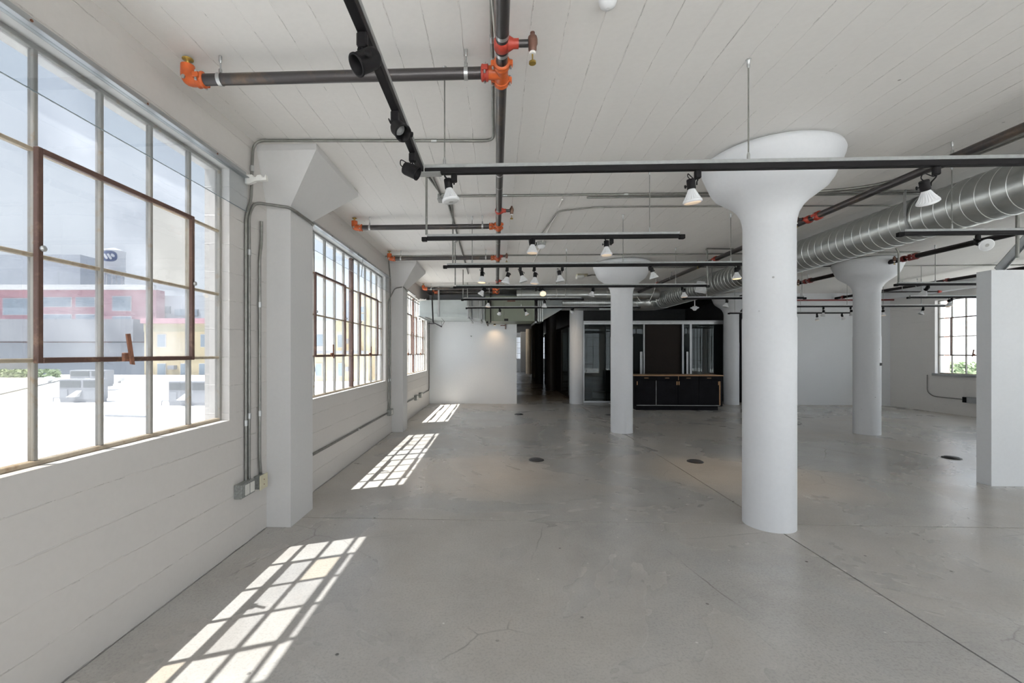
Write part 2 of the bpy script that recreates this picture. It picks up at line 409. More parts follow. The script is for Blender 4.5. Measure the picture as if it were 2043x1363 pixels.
def holed_wall(name, fixed, f0, f1, u0, u1, z0, z1, holes, mat, parent=None):
    """wall slab with rectangular openings; fixed = 0: slab between X=f0,f1 running along Y; 1: between Y=f0,f1 running along X"""
    us = sorted({u0, u1, *[h[0] for h in holes], *[h[1] for h in holes]}); zs = sorted({z0, z1, *[h[2] for h in holes], *[h[3] for h in holes]})
    us = [u for u in us if u0 <= u <= u1]; zs = [z for z in zs if z0 <= z <= z1]
    solid = {}
    for i in range(len(us) - 1):
        for j in range(len(zs) - 1):
            cu, cz = (us[i] + us[i + 1]) / 2, (zs[j] + zs[j + 1]) / 2
            solid[i, j] = not any(h[0] < cu < h[1] and h[2] < cz < h[3] for h in holes)
    m = MB(); V = {}
    def v(f, i, j):
        k = (f, i, j)
        if k not in V:
            ff = f1 if f else f0
            V[k] = m.bm.verts.new((ff, us[i], zs[j]) if fixed == 0 else (us[i], ff, zs[j]))
        return V[k]
    for (i, j), s_ in solid.items():
        if not s_: continue
        for f in (0, 1): m.bm.faces.new((v(f, i, j), v(f, i + 1, j), v(f, i + 1, j + 1), v(f, i, j + 1)))
        for di, dj, q in ((-1, 0, ((i, j), (i, j + 1))), (1, 0, ((i + 1, j), (i + 1, j + 1))), (0, -1, ((i, j), (i + 1, j))), (0, 1, ((i, j + 1), (i + 1, j + 1)))):
            if not solid.get((i + di, j + dj), False):
                a, b = q; m.bm.faces.new((v(0, *a), v(0, *b), v(1, *b), v(1, *a)))
    return m.build(name, mat, parent)

# ---------------------------------------------------------------- measures of the room
H = 3.225
XL, XLO = -1.977, -2.165          # inner and outer face of the left wall
XR, XRO = 11.20, 11.42
YR, YRO = -1.75, -1.95            # wall behind the camera
GLX = -2.055                      # plane of the left windows
COLX = (2.387, 6.894); ROWS = (3.954, 8.475, 13.196)
SILL, HEAD = 1.0, 2.868
WIN = [(-0.10, 3.195), (4.55, 7.82), (9.22, 12.52)]
far_open = [(14.0 + 4.6 * k, 17.1 + 4.6 * k) for k in range(5)]

# ---------------------------------------------------------------- the setting
fl = MB().box((-2.165, YRO, -0.14), (XRO, 38.0, -0.012)).build('floor', M['joint']); struct(fl, 'polished grey concrete floor with saw-cut joints')
g = 0.006
for (x0, x1) in ((XL + 0.012, COLX[0] - g), (COLX[0] + g, XR)):
    for (y0, y1) in ((YR, ROWS[0] - g), (ROWS[0] + g, 37.9)):
        MB().box((x0, y0, -0.012), (x1, y1, 0.0)).build('slab', M['floor'], fl)
ce = MB().box((XLO, YRO, H), (XRO, 13.62, H + 0.2)).build('ceiling', M['ceil']); struct(ce, 'white painted concrete ceiling with board marks')
cd = MB().box((XLO, 13.62, H), (XRO, 38.0, H + 0.2)).build('ceiling', M['voidc']); struct(cd, 'black painted ceiling over the corridor and glazed rooms')
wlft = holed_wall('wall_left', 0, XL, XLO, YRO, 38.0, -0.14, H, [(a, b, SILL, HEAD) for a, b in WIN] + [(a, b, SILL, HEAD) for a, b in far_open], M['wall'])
struct(wlft, 'white painted concrete window wall with horizontal board marks')
RW = [(-1.5, 2.6), (3.0, 7.5), (8.42, 11.70)]
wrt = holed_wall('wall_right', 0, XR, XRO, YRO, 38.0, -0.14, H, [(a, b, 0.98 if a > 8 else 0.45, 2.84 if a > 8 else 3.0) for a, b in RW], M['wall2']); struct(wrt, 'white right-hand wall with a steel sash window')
REAR = [(-1.8, 2.2), (2.6, 6.7), (7.1, 11.0)]
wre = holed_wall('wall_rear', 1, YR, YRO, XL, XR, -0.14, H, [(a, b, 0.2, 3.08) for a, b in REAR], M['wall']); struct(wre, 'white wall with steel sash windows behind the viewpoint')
wbl = MB().box((XL, 13.03, 0), (0.613, 13.18, H)).build('wall_back', M['white']); struct(wbl, 'plain white partition wall at the end of the window bays')
wbr = MB().box((7.42, 13.10, 0), (XR, 13.28, H)).build('wall_back', M['white']); struct(wbr, 'plain white back wall beside the glazed rooms')
tr = MB().box((10.86, 12.98, 0), (11.2, 13.10, H)).build('trim_1', M['white'], None); struct(tr, 'shallow white pilaster in the far corner')
# beam along the right wall
tb = MB().box((10.98, YR, 3.02), (XR, 13.1, H)).build('trim_2', M['white']); struct(tb, 'white beam along the top of the right wall')
# corridor and glazed rooms beyond
w = MB().box((0.50, 13.18, 0), (0.60, 29.0, H)).build('wall_light_block', M['darkwall']); struct(w, 'unseen dark wall added to keep daylight out of the near corridor')  # added out of view so daylight reaches only the corridor's far end
w = holed_wall('wall_end', 1, 37.4, 37.6, XL, XR, 0, H, [(0.9, 2.16, 1.0, 2.85), (2.75, 4.2, 1.0, 2.85)], M['white']); struct(w, 'white wall with a window at the far end of the corridor')
w = MB().box((2.95, 17.6, 0), (9.0, 17.75, H)).build('wall_room', M['darkwall']); struct(w, 'dark grey back wall of the glazed rooms')
w = MB().box((7.42, 13.28, 0), (7.54, 17.6, H)).build('wall_room', M['darkwall']); struct(w, 'dark grey side wall of the glazed rooms')

# ---------------------------------------------------------------- windows
bar_cache = {}
def window(n, fixed, plane, inward, u0, u1, z0, z1, label, cols=10, rows=4, vents=((1, 4), (6, 9)), hazy=False, hw=True, clean=False):
    """steel sash window in plane X=plane (fixed 0) or Y=plane (fixed 1); inward = sign towards the room"""
    root = bpy.data.objects.new('window_%d' % n, None); C.objects.link(root); struct(root, label)
    um, zm = (u0 + u1) / 2, z0
    root.location = (plane, um, zm) if fixed == 0 else (um, plane, zm)
    def P(f, u, z): return (plane + f * inward, u, z) if fixed == 0 else (u, plane + f * inward, z)
    def bx(fa, fb, ua, ub, za, zb, name, mat, bev=0.003, par=root):
        return MB().box(P(fa, ua, za), P(fb, ub, zb), bev).build(name, mat, par)
    fw = 0.022
    bx(-0.02, 0.02, u0, u0 + fw, z0, z1, 'window_frame', M['muntin']); bx(-0.02, 0.02, u1 - fw, u1, z0, z1, 'window_frame', M['muntin'])
    bx(-0.02, 0.02, u0 + fw, u1 - fw, z0, z0 + fw, 'window_frame', M['muntin_tan']); bx(-0.02, 0.02, u0 + fw, u1 - fw, z1 - fw, z1, 'window_frame', M['muntin'])
    pu, pz = (u1 - u0) / cols, (z1 - z0) / rows
    for i in range(1, cols):
        wdt = 0.022 if i == cols // 2 and cols == 10 else 0.0105
        o = bx(-0.016 if wdt < .02 else -0.03, 0.016 if wdt < .02 else 0.03, u0 + i * pu - wdt, u0 + i * pu + wdt, z0 + fw, z1 - fw, 'mullion', M['muntin'] if wdt < 0.02 else M['vent'])
    for j in range(1, rows):
        for (a, b) in ((0, cols // 2), (cols // 2, cols)):
            bx(-0.014, 0.0135, u0 + a * pu + 0.011, u0 + b * pu - 0.011, z0 + j * pz - 0.009, z0 + j * pz + 0.009, 'muntin', M['muntin_tan'])
    for (a, b) in vents:
        ua, ub, za, zb = u0 + a * pu, u0 + b * pu, z0 + pz, z0 + 3 * pz
        k = 0.013
        bx(0.014, 0.038, ua - k, ua + k, za - k, zb + k, 'vent_frame', M['vent']); bx(0.014, 0.038, ub - k, ub + k, za - k, zb + k, 'vent_frame', M['vent'])
        bx(0.014, 0.038, ua + k, ub - k, za - k, za + k, 'vent_frame', M['vent']); bx(0.014, 0.038, ua + k, ub - k, zb - k, zb + k, 'vent_frame', M['vent'])
        if hw:
            uc = ua + 1.36 * pu
            la = bx(0.038, 0.058, uc - 0.03, uc + 0.03, za - 0.012, za + 0.035, 'latch', M['rust'], 0.004)
            mb = MB(); q4 = [P(0.060, uc + 0.026, za - 0.032), P(0.060, uc + 0.002, za - 0.028), P(0.072, uc - 0.042, za + 0.135), P(0.072, uc - 0.018, za + 0.138)]
            mb.prism(q4, P(0.010, 0, 0) if False else ((0.009 * inward, 0, 0) if fixed == 0 else (0, 0.009 * inward, 0)))
            mb.build('handle', M['rust'], la)
            for uu in (ua, ub):
                MB().lathe([(0.004, 0), (0.014, 0.003), (0.014, 0.012), (0.006, 0.016)], P(0.038, uu + (0.004 if uu == ua else 0.004), z0 + 2 * pz + 0.03), (inward, 0, 0) if fixed == 0 else (0, inward, 0), 10).build('pivot', M['steel'], root)
    key = (round(pu, 4), round(pz, 4), fixed)
    if key not in bar_cache:
        hu, hz = pu / 2 - 0.008, pz / 2 - 0.007
        mb = MB(); mb.box((-0.0015, -hu, -hz) if fixed == 0 else (-hu, -0.0015, -hz), (0.0015, hu, hz) if fixed == 0 else (hu, 0.0015, hz))
        bar_cache[key] = (mb.mesh('pane', M['pane']),)
        me2 = bar_cache[key][0].copy(); me2.materials[0] = M['hazypane']; me3 = bar_cache[key][0].copy(); me3.materials[0] = M['clearpane']; me4 = bar_cache[key][0].copy(); me4.materials[0] = M['midpane']; me5 = bar_cache[key][0].copy(); me5.materials[0] = M['amberpane']; bar_cache[key] += (me2, me3, me4, me5)
    rr = random.Random(n)
    for i in range(cols):
        for j in range(rows):
            me = bar_cache[key][1 if (hazy or (j in (1, 2) and any(a <= i < b for a, b in vents) and rr.random() < 0.75) or rr.random() < 0.2) else 0]
            if n == 1 and rr.random() < 0.16: me = bar_cache[key][4]
            if clean: me = bar_cache[key][2 if clean is True else 3]
            u = u0 + (i + 0.5) * pu - um; z = (j + 0.5) * pz
            link_mesh('pane', me, root, (0, u, z) if fixed == 0 else (u, 0, z))
    return root
window(1, 0, GLX, 1, *WIN[0], SILL, HEAD, 'nearest steel sash window with a rusty vent and rooftop view')
window(2, 0, GLX, 1, *WIN[1], SILL, HEAD, 'steel sash window between the two wall pilasters', clean=2)
window(3, 0, GLX, 1, *WIN[2], SILL, HEAD, 'steel sash window beside the white end partition', clean=True)
window(4, 0, 11.30, -1, *RW[2], 0.98, 2.84, 'steel sash window in the right wall', clean=True)
window(5, 0, 11.30, -1, *RW[1], 0.45, 3.0, 'steel sash window hidden behind the free-standing partition', hw=False, clean=True)
window(6, 0, 11.30, -1, *RW[0], 0.45, 3.0, 'steel sash window beyond the right edge of the photo', hw=False, clean=True)
for k, (a, b) in enumerate(REAR):
    window(7 + k, 1, -1.85, 1, a, b, 0.2, 3.08, ['steel sash window in the rear wall nearest the window bays', 'middle steel sash window in the rear wall', 'steel sash window in the rear wall nearest the right wall'][k], rows=5, hw=False, clean=True)
window(10, 1, 37.5, -1, 0.9, 2.16, 1.0, 2.85, 'far window at the end of the corridor', cols=4, vents=(), hw=False)
window(11, 1, 37.5, -1, 2.75, 4.2, 1.0, 2.85, 'second window in the far end wall', cols=4, vents=(), hw=False)
# grey metal ledge and white deep jamb boards of the right-hand window
t = MB().box((11.155, 8.36, 0.925), (11.20, 11.74, 0.985), 0.004).build('trim_3', M['channel']); struct(t, 'grey metal ledge under the right wall window')

# ---------------------------------------------------------------- columns
def column(x, y, label, mat='column', flare=True, group='white mushroom columns', seg=64):
    t = thing('concrete_column', label, 'column', (x, y, 0), 0, group); t['kind'] = 'thing'
    r = 0.2024
    prof = [(r, 0.0), (r, 1.2), (r + 0.0015, 1.80), (r * 0.985, 1.81), (r * 0.985, 2.60)] if flare else [(r, 0), (r, H - 0.001)]
    MB().lathe(prof, (x, y, 0), seg=seg, cap=(False, False)).build('shaft', M[mat], t)
    if flare:
        cp = [(r * 0.985, 2.60), (0.205, 2.65), (0.218, 2.705), (0.252, 2.765), (0.298, 2.815), (0.362, 2.862), (0.426, 2.912), (0.460, 2.965), (0.482, 3.02), (0.506, 3.08), (0.524, 3.125), (0.530, 3.158), (0.519, 3.188), (0.48, 3.210), (0.41, H - 0.001)]
        MB().lathe(cp, (x, y, 0), seg=seg, cap=(False, False)).build('capital', M[mat], t)
    return t
column(COLX[0], ROWS[0], 'large white mushroom column standing nearest, on the crossing floor joints')
column(COLX[0], ROWS[1], 'white mushroom column standing in front of the black cabinet')
column(COLX[0], ROWS[2], 'white round column at the corridor mouth with a warm light patch', flare=False)
cD = column(COLX[1], ROWS[1], 'white mushroom column with a small switch plate, on the open floor')
column(COLX[1], ROWS[2], 'white mushroom column at the end of the glazed partition')
MB().box((0, 0, 0), (0.035, 0.012, 0.05)).build('switch_plate', M['charcoal'], cD, local=True).location = (0.075, -0.198, 1.27)
column(2.21, 17.8, 'dark painted column beside the corridor glass doors', 'charcoal', False, None, 32)
column(2.2, 22.45, 'slim dark column midway down the corridor', 'charcoal', False, None, 32)
column(2.37, 27.0, 'nearer tan bare concrete column at the corridor end', 'tan', False, None, 32)
column(2.35, 31.8, 'farther tan bare concrete column at the corridor end', 'tan', False, None, 32)
t = MB().box((2.0, 35.7, 0), (2.5, 36.2, H)).build('block_pier', M['block']); tag(t, 'square grey block pier before the far end window', 'pier')
t['kind'] = 'thing'

# wall pilasters with wedge capitals
def pilaster(y0, y1, label, tone='pilaster'):
    yc = (y0 + y1) / 2
    t = thing('wall_pilaster', label, 'pilaster', (XL, yc, 0), 0, 'left wall pilasters'); t['kind'] = 'thing'
    xf = -1.765; ca, cb, cx = yc - 0.385, yc + 0.71, -1.478
    zb = 2.765; lip = 3.172
    MB().box((XL, y0, 0), (xf, y1, zb), 0.0).build('shaft', M[tone], t)
    MB().hull([(XL, y0, zb - 0.0), (xf, y0, zb), (xf, y1, zb), (XL, y1, zb), (XL, ca, lip), (cx, ca, lip), (cx, cb, lip), (XL, cb, lip),
               (XL, ca, H), (cx, ca, H), (cx, cb, H), (XL, cb, H)],
              [(0, 1, 5, 4), (1, 2, 6, 5), (2, 3, 7, 6), (4, 5, 9, 8), (5, 6, 10, 9), (6, 7, 11, 10), (8, 9, 10, 11), (0, 3, 2, 1), (0, 4, 8, 11, 7, 3)]).build('capital', M[tone], t)
    return t
pilaster(3.725, 4.18, 'white wall pilaster with wedge capital and conduits beside the first window')
pilaster(8.30, 8.71, 'white wall pilaster with wedge capital between second and third windows')

# free-standing partition on the right
p = MB().box((5.568, 5.178, 0), (9.4, 5.335, 2.435), 0.002).build('partition_panel', M['white'])
tag(p, 'low white free-standing partition with open space above it', 'partition'); p['kind'] = 'thing'
b_ = thing('steel_brace', 'grey diagonal steel channel bracing the free-standing partition', 'brace', at(1992, 538, Y=5.26))
pa, pb = at(1990, 540, Y=5.26), at(2052, 470, Y=5.26); d = (pb - pa)
q = Matrix.Rotation(math.atan2(d.x, d.z), 3, 'Y')
MB().box(pa + Vector((-0.045, -0.004, 0)), pa + Vector((0.045, 0.004, d.length + 0.5)), 0.001, rot=q, piv=pa).build('web', M['grille'], b_)
MB().box(pa + Vector((0.037, -0.03, 0)), pa + Vector((0.045, 0.004, d.length + 0.5)), 0.001, rot=q, piv=pa).build('flange', M['strut'], b_)

# ---------------------------------------------------------------- glazed partition, rooms, doors
YG = 13.5
gp = thing('glass_partition', 'silver framed floor-to-ceiling glass partition behind the black cabinet', 'partition', (4.7, YG, 0))
zt = 2.475
MB().box((2.60, YG - 0.05, zt - 0.055), (6.86, YG + 0.05, zt), 0.003).build('top_rail', M['alu'], gp)
MB().box((2.60, YG - 0.04, zt - 0.11), (6.86, YG + 0.02, zt - 0.055), 0.003).build('track_rail', M['steel'], gp)
MB().box((2.60, YG - 0.03, 0.0), (4.4, YG + 0.03, 0.05), 0.003).build('bottom_rail', M['alu'], gp)
MB().box((5.65, YG - 0.03, 0.0), (6.86, YG + 0.03, 0.05), 0.003).build('bottom_rail', M['alu'], gp)
for x, wd in ((2.66, 0.02), (4.466, 0.022), (5.619, 0.022), (5.851, 0.03), (6.835, 0.022)):
    MB().box((x - wd, YG - 0.025, 0.0), (x + wd, YG + 0.025, zt - 0.11), 0.003).build('post', M['alu'], gp)
for x0, x1 in ((2.68, 3.30), (3.32, 4.44), (5.642, 5.82), (5.882, 6.81)):
    MB().box((x0, YG - 0.006, 0.05), (x1, YG + 0.006, zt - 0.11)).build('glass_panel', M['partglass'], gp)
MB().box((4.49, YG + 0.06, 0.02), (5.60, YG + 0.10, zt - 0.11), 0.003).build('dark_panel', M['brownpanel'], gp)
for x in (4.345, 4.385, 5.715, 5.745):
    MB().cyl((x, YG - 0.06, 0.25), (x, YG - 0.06, 1.54), 0.014, 12).build('pull_bar', M['steel'], gp)
# glazed side of the corridor
cg = thing('glass_partition', 'dark framed glass doors receding along the corridor', 'partition', (2.46, 15.5, 0))
MB().box((2.43, 13.55, 2.36), (2.49, 22.2, 2.44), 0.003).build('top_rail', M['charcoal'], cg)
MB().box((2.43, 13.55, 0.0), (2.49, 22.2, 0.09), 0.003).build('bottom_rail', M['charcoal'], cg)
for y in (13.6, 14.9, 15.0, 16.6, 18.4, 19.3, 20.2, 21.1, 22.15):
    MB().box((2.43, y - 0.03, 0.09), (2.49, y + 0.03, 2.36), 0.003).build('post', M['alu'] if y in (13.6, 14.9, 19.3, 21.1) else M['charcoal'], cg)
for y0, y1 in ((13.63, 14.87), (15.03, 16.57), (18.43, 19.27), (19.33, 20.17), (20.23, 21.07), (21.13, 22.12)):
    MB().box((2.455, y0, 0.09), (2.465, y1, 2.36)).build('glass_panel', M['partglass'], cg)
MB().box((2.44, 16.63, 0.09), (2.48, 18.37, 2.36), 0.002).build('solid_panel', M['charcoal'], cg)
for y in (20.05, 20.35):
    MB().cyl((2.38, y, 0.8), (2.38, y, 1.8), 0.015, 10).build('pull_bar', M['charcoal'], cg)
cb = thing('storage_cabinet', 'low black cabinet standing just inside the corridor room', 'cabinet', (2.9, 14.9, 0))
MB().box((2.62, 14.3, 0), (3.1, 15.6, 1.15), 0.004).build('body', M['charcoal'], cb)
MB().box((2.60, 14.28, 1.15), (3.12, 15.62, 1.18), 0.004).build('top', M['charcoal'], cb)

# ---------------------------------------------------------------- black counter cabinet with birch top
X0, X1, YF, YB = 3.645, 5.93, 11.757, 12.40
ct = thing('counter_cabinet', 'long low black cabinet with a thin birch plywood top', 'cabinet', ((X0 + X1) / 2, (YF + YB) / 2, 0))
MB().box((X0, YF + 0.02, 0.105), (X1 - 0.005, YB, 0.895), 0.002).build('body', M['cabinet'], ct)
MB().box((X0 + 0.04, YF + 0.0, 0.0), (X1 - 0.13, YB - 0.05, 0.105), 0.002).build('plinth', M['cabinet'], ct)
MB().box((X0 - 0.02, YF - 0.015, 0.895), (X1 + 0.015, YB + 0.01, 0.922), 0.002).build('worktop', M['plyface'], ct)
MB().box((X0 + 0.06, YF - 0.004, 0.118), (5.845, YF + 0.02, 0.132), 0.001).build('edge_strip', M['steel'], ct)
MB().box((5.836, YF - 0.004, 0.132), (5.862, YF + 0.018, 0.76), 0.001).build('edge_strip', M['ply'], ct)
MB().box((4.778, YF - 0.003, 0.79), (4.792, YF + 0.018, 0.888), 0.001).build('edge_strip', M['ply'], ct)
xs = (3.70, 4.212, 4.772, 5.315, 5.832)
for i in range(4):
    a, b = xs[i] + 0.004, xs[i + 1] - 0.004
    d_ = MB().box((a, YF, 0.136), (b, YF + 0.018, 0.778), 0.002).build('door', M['cabinet'], ct)
    hx = (a + 0.012, b - 0.022, a + 0.022, b - 0.012)[i]
    MB().box((hx - 0.013, YF - 0.006, 0.66), (hx + 0.013, YF, 0.755), 0.002).build('pull', M['ply'], d_)
    if i == 0: MB().box((b - 0.006, YF - 0.003, 0.136), (b + 0.004, YF, 0.778)).build('edge_strip', M['steel'], d_)
    w_ = MB().box((a, YF, 0.786), (b, YF + 0.018, 0.888), 0.002).build('drawer', M['cabinet'], ct)
    MB().box(((a + b) / 2 - 0.055, YF - 0.006, 0.835), ((a + b) / 2 + 0.055, YF, 0.85), 0.002).build('pull', M['ply'], w_)

# ---------------------------------------------------------------- floor covers
for i, (x, y, lb) in enumerate(((0.565, 6.2, 'round black floor cover in line with the corridor, nearer one'), (2.746, 6.19, 'round black floor cover beside the nearest mushroom column joint'),
                                (0.557, 10.8, 'round black floor cover in front of the white end partition'), (2.737, 10.79, 'round black floor cover half hidden behind the second column'),
                                (6.5, 6.55, 'round black floor cover on the shiny floor near the free-standing partition'))):
    t = thing('floor_cover', lb, 'floor cover', (x, y, 0), 0, 'round black floor covers')
    MB().lathe([(0.108, 0.0), (0.104, 0.010), (0.085, 0.014)], (x, y, 0), seg=28).build('rim', M['floorbox'], t)
    MB().lathe([(0.080, 0.014), (0.078, 0.020), (0.02, 0.022)], (x, y, 0), seg=24).build('lid', M['charcoal'], t)

# ---------------------------------------------------------------- track lighting
ZT = 2.635
def track(label, x0, x1, y, group='black lighting tracks', rods=(), along='x', caps=(True, True)):
    """galvanised strut carrying a black lamp track; x0..x1 along X at Y=y (or along Y at X=y)"""
    a, b = (Vector((x0, y, 0)), Vector((x1, y, 0))) if along == 'x' else (Vector((y, x0, 0)), Vector((y, x1, 0)))
    t = thing('lighting_track', label, 'lighting track', ((a + b) / 2).xy.to_3d() + Vector((0, 0, ZT)), 0, group)
    n = Vector((0, 0.018, 0)) if along == 'x' else Vector((0.018, 0, 0))
    z = lambda v: Vector((0, 0, v))
    MB().box(a - n + z(ZT - 0.022), b + n + z(ZT), 0.002).build('strut', M['strut'], t)
    MB().box(a - n * 0.95 + z(ZT - 0.057), b + n * 0.95 + z(ZT - 0.022), 0.003).build('rail', M['black'], t)
    dv = (b - a).normalized()
    for k, p_ in ((0, a), (1, b)):
        if caps[k]:
            s_ = -1 if k == 0 else 1
            q0 = p_ - n * 1.2 + z(ZT - 0.066) ; q1 = p_ + n * 1.2 + dv * s_ * 0.05 + z(ZT - 0.026)
            lo = Vector((min(q0.x, q1.x), min(q0.y, q1.y), q0.z)); hi = Vector((max(q0.x, q1.x), max(q0.y, q1.y), q1.z))
            MB().box(lo, hi, 0.004).build('end_cap', M['black'], t)
    for r_ in rods:
        q_ = (r_, y) if along == 'x' else (y, r_)
        rd = MB().cyl((*q_, ZT), (*q_, H), 0.0042, 8).build('hanger_rod', M['conduit'], t)
        MB().lathe([(0.009, 0), (0.009, 0.03), (0.005, 0.045)], (*q_, ZT), seg=8).build('nut', M['steel'], rd)
        MB().lathe([(0.005, 0), (0.009, 0.015), (0.009, 0.045), (0.016, 0.05)], (*q_, H - 0.05), seg=8).build('anchor', M['steel'], rd)
    return t
Y1, Y2, Y3, Y4, Y5, Y6, Y7 = 2.65, 4.2, 5.56, 7.32, 9.02, 10.7, 12.42
TX = lambda px, y: at(px, 500, Y=y).x
tL = track('black lighting track running towards the viewer, with three black can lamps', -1.3, Y1 - 0.02, -0.45, along='y', caps=(True, False), rods=(0.2, 1.0))
track('long near lighting track crossing in front of the nearest column capital', -0.43, 5.9, Y1, rods=(-0.31, 1.483, 3.3, 5.0), caps=(False, True))
track('short lighting track with two lamps behind the long near one', TX(852, Y2), TX(1355, Y2), Y2, rods=(1.443,))
track('lighting track overlapping the big spiral duct, with a lamp facing the viewer', TX(1802, Y2), 5.9, Y2, rods=(TX(1899, Y2),))
track('lighting track carrying a row of seven lamps', TX(892, Y3), TX(1486, Y3) + 0.5, Y3, rods=(TX(1243, Y3), TX(1458, Y3), -0.30))
track('lighting track with four lamps crossing the second column capital', TX(910, Y4), TX(1409, Y4), Y4, rods=(TX(1130, Y4), TX(1348, Y4)))
track('lighting track right of the open-floor column, end above the free partition', TX(1791, Y4), TX(1951, Y4) + 2, Y4, rods=(TX(1866, Y4),))
track('short lighting track in front of the green air unit', TX(925, Y5), TX(1160, Y5), Y5, rods=(TX(1110, Y5), TX(1128, Y5)))
track('lighting track below the duct elbow running behind the nearest column', TX(1367, Y5), TX(1603, Y5), Y5, rods=(TX(1410, Y5), TX(1600, Y5)))
track('lighting track just in front of the right wall window', TX(1815, Y5), TX(1951, Y5) + 2, Y5, rods=(TX(1838, Y5),))
track('far lighting track crossing the second column in front of the spiral duct', TX(933, Y6), TX(1273, Y6), Y6, rods=(TX(1040, Y6),))
track('far lighting track on the white back wall side, passing the open-floor column', TX(1540, Y6), TX(1889, Y6), Y6, rods=(TX(1690, Y6), TX(1762, Y6), TX(1838, Y6)))
track('farthest low lighting track before the white back wall', TX(1456, Y7), TX(1702, Y7), Y7, rods=(TX(1597, Y7), TX(1466, Y7)))

# corner plate joining the two near tracks
cpz = MB().box((-0.47, 2.60, ZT - 0.062), (-0.33, 2.672, ZT - 0.057), 0.001).build('corner_plate', M['strut'], tL)

# lamp meshes shared by all heads (local: +Z down the lamp axis)
me_adapter = MB().box((-0.018, -0.015, -0.05), (0.018, 0.015, 0.0), 0.006).mesh('adapter', M['black'])
me_stem = MB().tube([(0, 0, 0.0), (0.002, 0, -0.02), (0.012, 0, -0.045), (0.013, 0, -0.075)], 0.0045, 8).mesh('stem', M['black'])
me_holder = MB().lathe([(0.010, 0.0), (0.024, 0.002), (0.0265, 0.006), (0.0265, 0.064), (0.024, 0.066), (0.024, 0.055)], seg=24, cap=(True, True)).mesh('lamp_holder', M['black'])
me_knob = MB().lathe([(0.004, 0), (0.004, 0.016), (0.012, 0.017), (0.012, 0.022), (0.004, 0.024)], (0.02, 0, 0.04), (1, 0, 0), 10).mesh('knob', M['black'])
me_bulb = MB().lathe([(0.018, 0.060), (0.022, 0.070), (0.031, 0.090), (0.0415, 0.110), (0.0525, 0.130), (0.0585, 0.139), (0.060, 0.150), (0.054, 0.1545)], seg=80, ribs=((2, 3, 4), 0.0065)).mesh('bulb', M['bulb'])
me_off = MB().lathe([(0.052, 0.1545), (0.047, 0.1575), (0.0, 0.158)][:2] + [(0.012, 0.1585)], seg=32).mesh('lens', M['lensoff'])
me_core = MB().lathe([(0.016, 0.1585), (0.013, 0.160)], seg=16).mesh('lens_core', M['lenscore'])
me_on = MB().lathe([(0.052, 0.1545), (0.046, 0.1585)], seg=32).mesh('lens', M['lenson'])
me_warm = MB().lathe([(0.052, 0.1545), (0.046, 0.1585)], seg=32).mesh('lens', M['lenswarm'])
me_can = MB().lathe([(0.012, 0.0), (0.030, 0.006), (0.034, 0.02), (0.034, 0.082), (0.037, 0.084), (0.037, 0.090), (0.031, 0.090), (0.030, 0.03)], seg=32).mesh('can', M['black'])
me_canlens = MB().lathe([(0.026, 0.032), (0.012, 0.040)], seg=24).mesh('lens', M['lensoff'])
me_yoke = MB().box((-0.012, -0.042, -0.01), (0.012, -0.036, 0.05), 0.002).mesh('yoke', M['black'])
lamp_n = [0]
def lamp(mx, top, face, y, label, lit=0, can=False, sgn=0.0, along_y=None):
    """mx: pixel x of the adapter; top, face: pixels of the holder's top and of the lens centre; sgn -1 lens towards the viewer"""
    if along_y is None:
        m0 = Vector((at(mx, 500, Y=y).x, y, ZT - 0.056))
    else:
        m0 = Vector((-0.45, along_y, ZT - 0.056)); y = along_y
    t = thing('track_light', label, 'track light', m0, 0, 'track lights')
    p0 = at(*top, Y=y); p1 = at(*face, Y=y); L_ = 0.155 if not can else 0.12
    d = p1 - p0; d.y = 0; d = d.normalized(); d = Vector((d.x * math.sqrt(1 - sgn * sgn), sgn, d.z * math.sqrt(1 - sgn * sgn)))
    q = d.to_track_quat('Z', 'Y'); e = q.to_euler()
    link_mesh('adapter', me_adapter, t)
    lp = p0 - m0
    pv = lp + d * 0.035 + Vector((0.033, 0, 0))
    st = MB().tube(bend([(0, 0, -0.045), (0, 0, -0.06), (pv.x, pv.y, min(-0.058, pv.z + 0.02)), pv], 0.012, 3), 0.0042, 7)
    st.build('arm', M['black'], t, local=True)
    cdp = [Vector((-0.004, 0, -0.045)), Vector((-0.016, -0.004, -0.062)), lp * 0.6 + Vector((-0.035, -0.004, 0.012)), lp + Vector((-0.018, 0, 0.012)), lp + d * 0.004]
    MB().tube(bend(cdp, 0.02, 4), 0.0028, 6).build('cord', M['black'], t, local=True)
    if can:
        b = link_mesh('can', me_can, t, lp, e); link_mesh('lens', me_canlens, b); link_mesh('knob', me_knob, b, (0.012, 0, 0.02))
        return t
    b = link_mesh('lamp_holder', me_holder, t, lp, e, 0.9); link_mesh('knob', me_knob, b)
    b = link_mesh('bulb', me_bulb, t, lp, e, 0.9)
    if lit == 0: link_mesh('lens', me_off, b); link_mesh('lens_core', me_core, b)
    else: link_mesh('lens', me_on if lit >= 2 else me_warm, b)
    if lit == 2:
        ld = bpy.data.lights.new('lamp_glow', 'SPOT'); lo = bpy.data.objects.new('lamp_glow', ld); C.objects.link(lo); lo.parent = t
        ld.energy = 40; ld.color = (1.0, 0.70, 0.40); ld.spot_size = 1.0; ld.spot_blend = 0.8; ld.shadow_soft_size = 0.03
        lo.location = lp + d * 0.152; lo.rotation_euler = d.to_track_quat('-Z', 'Y').to_euler()
    return t
